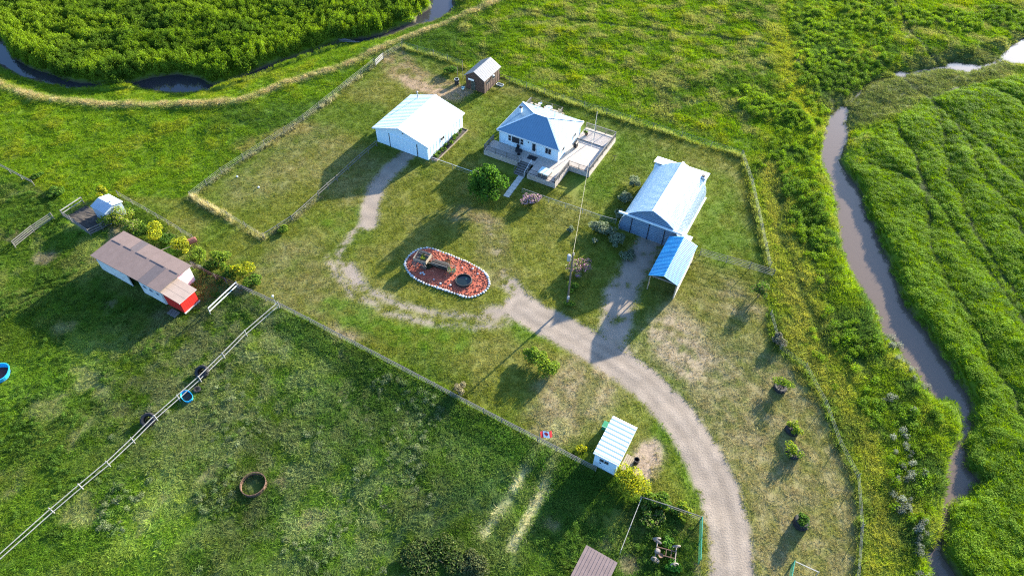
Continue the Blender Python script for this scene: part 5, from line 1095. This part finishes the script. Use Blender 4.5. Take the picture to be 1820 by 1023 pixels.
    wm.lathe([(0,-.1),(.09,-.1),(.09,.1),(0,.1)], 8); wme = wm.mesh("wheel", mat("dusty_iron", (.24,.2,.17), .8, .3, 5, .3, 25))
    for x in (-.95,.95):
        part("axle", MB().tube([(x,-.95,.45),(x,.95,.45)], .06, 7), MATS["dusty_iron"], e)
        for s in (-1,1): inst("wheel", wme, e, (x, s*.95, .43), (math.pi/2+.15*s, 0, .3*x))
        if x < 0: inst("wheel", wme, e, (x-.1, 1.2, .43), (math.pi/2+.15, 0, .25))
    for y in (-.35,.35): part("side_rail", MB().bar((-.95,y,.55), (.95,y,.55), .07, .1), M_RUST, e)
    part("cross_member", MB().bar((0,-.35,.55), (0,.35,.55), .06, .08).bar((.5,-.35,.55), (.5,.35,.55), .06, .08), M_RUST, e)
    part("gearbox", MB().lathe([(0,.3),(.2,.28),(.28,.1),(.28,-.1),(.15,-.2),(0,-.2)], 10, (-.85,-.1,.6)), MATS["dusty_iron"], e); part("seat", MB().lathe([(0,.02),(.2,.05),(.25,.1),(.24,.12),(.19,.07),(0,.04)], 12, (-.5,-.55,.8)).tube([(-.5,-.35,.55),(-.5,-.55,.8)], .025), M_RUST, e)
    # utility pole and service wire
    g = G(1008,541); e = empty("utility_pole", "tall weathered utility pole standing beside the driveway", "pole", (g[0], g[1], 0)); H_ = 9.6
    part("shaft", MB().tube([(0,0,-.5),(0,0,H_*.5),(0,0,H_)], [.13,.115,.095], 10), M_POLE, e); part("transformer_can", MB().lathe([(0,-.45),(.24,-.45),(.24,.4),(.2,.47),(0,.5)], 14, (-.42,.1,H_-.9)), M_GALV, e); part("bracket", MB().bar((-.3,.05,H_-.7), (0,0,H_-.7), .06).bar((-.3,.05,H_-1.1), (0,0,H_-1.1), .06), M_GALV, e); part("meter_box", MB().box(-.16,.16,-.3,-.15,1.4,1.9), M_GALV, e)
    for z in (H_-.15, H_-.45): part("insulator", MB().lathe([(0,.1),(.05,.08),(.06,0),(0,0)], 8, (.12,.1,z)), M_TRIM, e)
    return Vector((g[0], g[1], H_-.2))
def build_small_things(on, poletop):
    a = on(13.4, 8.6, 6.2); n = 22; L = (a-poletop).length
    pts = [poletop+(a-poletop)*t-Vector((0,0,1.6*4*t*(1-t)*.5)) for t in np.linspace(0,1,n)]
    o = part("service_wire", MB().tube([p-poletop for p in pts], .018, 5), M_WIRE, None); o.location = poletop; tag(o, "thin pale service wire sagging from utility pole to house mast", "wire")
    g = G3(958,788); e = empty("flag", "red and white maple leaf flag on a short staff by the fence", "flag", g, 0); top = 2.6
    part("staff", MB().tube([(0,0,-.3),(0,0,top+.1)], [.025,.02], 6), M_GALV, e)
    d = Vector((.97,.2,0)); 
    def cloth(u0, u1, m, name):
        V = []; F = []; k = 7
        for i in range(k):
            u = u0+(u1-u0)*i/(k-1); off = .09*math.sin(u*5.0)
            for v in (0, .5, 1): V.append((d.x*u-.2*off+.1*(1-v), d.y*u+off-.62*(1-v), top-.28*(1-v)-.06*u))
        for i in range(k-1):
            for j in range(2): F.append((i*3+j, (i+1)*3+j, (i+1)*3+j+1, i*3+j+1))
        p = part(name, MB().add(V, F), m, e); md = p.modifiers.new("thickness", 'SOLIDIFY'); md.thickness = .008; return p
    W_ = 1.3; cloth(0.02, W_*.25, M_REDFLAG, "red_band"); cloth(W_*.25, W_*.75, M_WHITEFLAG, "white_field"); cloth(W_*.75, W_, M_REDFLAG, "red_band")
    half = [(0,.5),(.07,.36),(.16,.41),(.13,.2),(.26,.31),(.29,.24),(.42,.25),(.38,.12),(.46,.06),(.24,-.13),(.27,-.22),(.03,-.19),(.03,-.45)]
    leaf = half+[(-x, y) for x, y in half[::-1][:-1]]; V = []
    for x, y in leaf:
        u = W_*.5+x*.5; v = .5+y*.85; off = .09*math.sin(u*5.0); V.append((d.x*u-.2*off+.1*(1-v)+.005, d.y*u+off-.62*(1-v)-.01, top-.28*(1-v)-.06*u+.022))
    part("maple_leaf", MB().add(V+[tuple(np.mean(V, 0))], [(i, (i+1) % len(V), len(V)) for i in range(len(V))]), M_REDFLAG, e)
    # lawn bits
    for px, lab in (((422,315),"small white ball on the lawn near the wire fence"), ((460,334),"small white ball out in the middle of the fenced lawn")):
        q = G3(*px); b = part("ball", MB().lathe([(0,0),(.09,.03),(.14,.1),(.15,.16),(.12,.25),(.06,.3),(0,.31)], 12), M_TRIM, None, True); b.location = q; tag(b, lab, "ball")
    q = G3(494,549); e = empty("yard_lamp", "thin post with a white globe at the pasture fence corner", "lamp post", q); part("post", MB().tube([(0,0,-.2),(-.05,0,2.4)], .025, 6), M_GALV, e); part("globe", MB().lathe([(0,-.16),(.11,-.11),(.16,0),(.11,.11),(0,.16)], 12, (-.05,0,2.55)), M_TRIM, e, True)
    q = G3(1091,285); e = empty("lawn_sprinkler", "dark little sprinkler stand on the lawn right of the deck", "sprinkler", q); part("stake", MB().tube([(0,0,-.1),(0,0,.8)], .03, 6), M_BLACK, e); part("arm", MB().bar((-.35,0,.8), (.35,.1,.85), .05).bar((0,0,.4), (.25,-.2,.0), .04).bar((0,0,.4), (-.2,-.2,.0), .04), M_BLACK, e)
    q = G3(617,74,-.9); e = empty("beaver_logs", "pile of grey logs blocking the narrow stream", "log pile", (q.x, q.y, -.75), -.35)
    for i in range(7): part("log", MB().tube([(-2.4+.3*i,random.uniform(-.6,.6),-.2+.1*(i % 3)), (.4+.35*i,random.uniform(-.5,.5),.1+.1*(i % 3))], [.13,.08], 7), M_GREYWOOD, e)
    # soil pen, junk by the shrubs, board stack
    V = GL([(114,386),(162,419),(203,396),(152,362)]); cc = V.mean(0); KEEP.append((cc[0], cc[1], -.5, -2.8, 2.8, -2.2, 2.2))
    rows = []; F = []
    for j in range(13):
        for i in range(13):
            u, v = i/12, j/12; p = (V[0]*(1-u)+V[1]*u)*(1-v)+(V[3]*(1-u)+V[2]*u)*v-cc; ed = min(u, 1-u, v, 1-v); rows.append((p[0], p[1], ground_z(p[0]+cc[0], p[1]+cc[1])+((.07+random.uniform(0,.09)) if ed > 0 else -.04)))
    for j in range(12):
        for i in range(12): F.append((j*13+i, j*13+i+1, (j+1)*13+i+1, (j+1)*13+i))
    s = part("soil_pen", MB().add(rows, F), M_SOIL, None); s.location = (cc[0], cc[1], 0); tag(s, "trodden dark soil floor of the railed pen", "soil", kind="structure")
    q = G3(345,438); e = empty("rusty_tank", "rusty red brown tank on legs among the yellow shrubs", "tank", q, .6); part("drum", MB().lathe([(0,-.7),(.38,-.66),(.42,-.5),(.42,.5),(.38,.66),(0,.7)], 14), mat("rust_red_paint", (.2,.075,.055), .8, .3, 4), e); e.children[-1].rotation_euler = (0, math.pi/2, 0); e.children[-1].location = (0,0,1.1)
    for x in (-.45,.45):
        for y in (-.3,.3): part("leg", MB().bar((x,y*1.3,0), (x,y*.7,.85), .06), M_RUST, e)
    q = G3(352,470); e = empty("board_stack", "stack of grey weathered boards behind the barn's end wall", "board stack", q, -.5)
    for i in range(7): part("board", MB().box(-1.6+random.uniform(-.2,.2), 1.5+random.uniform(-.2,.3), -.5+.14*(i % 4)+random.uniform(-.05,.05), -.36+.14*(i % 4), .03+.05*(i//4)*2, .08+.05*(i//4)*2), M_GREYWOOD, e)
    q = G3(316,445); e = empty("leaning_pole", "long pale pole leaning among the yellow shrubs behind the barn", "pole", q); part("shaft", MB().tube([(1.6,1.6,.6),(0,0,1.1),(-1.2,-1.4,1.5)], .05, 6), M_PALEWOOD, e); part("prop", MB().bar((0,0,0), (0,0,1.1), .07), M_GREYWOOD, e)
    q = G3(985,880); 
def build_plants():
    grp = "shrubs around the yard"
    shrub("leafy_tree", "round leafy green tree in front of the deck stairs", "tree", (866,350), 2.45, 6.0, [(.045,.105,.014),(.075,.15,.018),(.03,.075,.012)], 3800, .3, 34, None, trunk=.17, lift=.2)
    shrub("lilac_bush", "pink flowering lilac bush beside the house gate", "bush", (947,362), 1.25, 1.6, [(.07,.09,.04),(.12,.12,.08)], 900, .2, 8, None, flower=((.42,.27,.36), .5))
    shrub("lilac_bush", "purple flowering lilac bush beside the utility pole", "bush", (1031,482), 1.5, 1.9, [(.08,.11,.03),(.15,.17,.07)], 1000, .2, 9, None, flower=((.36,.18,.27), .3))
    for px, lab, r_, h, c in (((1018,512),"round clipped lime green bush right behind the utility pole",.75,1.15,LIME), ((1014,542),"small lime bush at the foot of the utility pole",.65,.85,LIME),
        ((948,640),"larger of the two lime bushes below the driveway",1.55,2.2,LIME), ((974,664),"smaller of the two lime bushes below the driveway",1.35,1.7,LIME),
        ((1120,866),"bright yellow green bush in front of the white shed",1.75,2.5,YELLOWG), ((283,420),"bright yellow shrub behind the middle of the barn",1.7,2.3,YELLOWG), ((325,446),"bright yellow shrub next to the rusty tank",1.35,2.0,YELLOWG),
        ((212,392),"yellowish flowering shrub beside the grey hut",1.9,2.3,YELLOWG[:1]+LIME+[(.2,.19,.08)]), ((238,405),"pale yellow green shrub between the grey hut and barn",1.4,1.5,LIME+[(.16,.16,.07)]), ((258,415),"dark green shrub behind the barn's long wall",1.2,1.4,GREEN+LIME[:1]),
        ((432,492),"golden yellow shrub at the pasture gate post",1.7,2.4,YELLOWG), ((392,470),"lime green shrub left of the golden yellow gate shrub",1.6,2.0,LIME), ((410,490),"green shrub low between the lime and golden gate shrubs",1.3,1.5,GREEN+LIME),
        ((187,352),"small yellow shrub peeping out behind the grey hut",.9,2.2,YELLOWG), ((1347,528),"dark ragged sapling below the corral panels",.9,2.6,GREEN+[(.1,.09,.05)]), ((817,697),"pale twiggy shrub on the yard fence line",.7,1.7,[(.2,.17,.1),(.16,.15,.08)]),
        ((503,410),"little yellow green shrub at the near lawn fence",.7,.8,LIME), ((1030,800),"low yellow weed clump by the fence left of the white shed",.7,.5,YELLOWG),
        ((1155,890),"green hedge shrub nearest the yellow green bush",1.1,1.3,LIME+GREEN), ((1180,897),"green hedge shrub in the middle of the rail fence",1.0,1.2,GREEN+LIME[:1]), ((1150,915),"loose olive shrub below the hedge near the pipe rail",1.2,1.1,GREEN+[(.12,.12,.05)]), ((1212,912),"yellow green hedge shrub nearest the green mesh fence",.9,1.0,LIME+YELLOWG[:1]),
        ((1195,1005),"bright green weed clump in front of the old cart",.8,.6,[(.06,.16,.02),(.09,.2,.03)]), ((1188,965),"bright green weeds growing behind the old cart",.6,.6,[(.08,.17,.03),(.1,.2,.03)]),
        ((800,130),"dark green currant bush on the garden plot by the shed",1.3,1.5,GREEN), ((770,988),"dark green brush mound at the lower edge of the pasture",2.7,.8,[(.05,.085,.02),(.035,.06,.016),(.085,.10,.035)]), ((845,1005),"olive weed mound right of the dark brush in the lower pasture",1.7,.8,[(.09,.1,.04),(.06,.08,.03)]),
        ((1385,610),"grey twiggy shrub leaning over the lawn edge by the bank",1.0,1.5,[(.13,.12,.09),(.09,.1,.06)]), ((100,345),"dark green weed clump by the left rail fence",1.2,.8,GREEN), ((300,428),"dark green shrub between the two bright yellow barn shrubs",1.1,1.3,GREEN), ((352,458),"lime green shrub right behind the rusty tank",1.2,1.5,LIME), ((372,474),"dark green shrub over the board stack",1.2,1.4,GREEN), ((452,503),"green shrub on the right of the golden yellow gate shrub",1.1,1.2,GREEN+LIME[:1]), ((764,474),"dark dried plant beside the old wagon in the rockery",.7,.8,[(.05,.04,.03),(.04,.06,.03)]), ((794,470),"brownish straggly plant behind the log trough in the rockery",.6,.7,[(.12,.06,.04),(.07,.07,.04)]), ((65,318),"low brushy clump at the left rail fence end",1.0,.7,GREEN)):
        shrub("yard_shrub", lab, "shrub", px, r_, h, c, int(300+420*r_*r_), .2, 9, grp)
    for px, lab, r_, h in (((1092,432),"silver grey shrub nearest the barn's left front corner",1.3,1.9), ((1060,408),"silver grey shrub at the mesh fence end",1.3,1.6), ((1078,415),"silver grey shrub between two others at the mesh fence",1.1,1.7), ((1112,356),"silver grey shrub against the arched barn's long side",1.1,1.6), ((1127,330),"tall pale silvery shrub halfway along the arched barn",1.0,2.0), ((1100,385),"small silver grey shrub beside the barn's door track",.8,1.2), ((1115,455),"drooping silver shrub before the barn doors",1.1,1.1), ((1015,410),"tiny pale shrub under the service wire",.5,.8), ((1056,432),"thin pale upright shrub left of the barn drive",.4,1.1)):
        shrub("silver_shrub", lab, "shrub", px, r_, h, SILVER, int(350+300*r_*r_), .2, 9, "silver shrubs by the arched barn")

# ------------------------------------------------------------------ build everything
ho, hr = build_house(); on = build_deck(ho, hr)
build_garage(); build_brown_shed(); build_quonset(); build_blue_shed(); build_barn(); build_white_shed(); build_brown_roof(); build_grey_hut()
build_fences(); build_bed(); ptop = build_yard_things(); build_small_things(on, ptop); build_plants()
grow_cover()
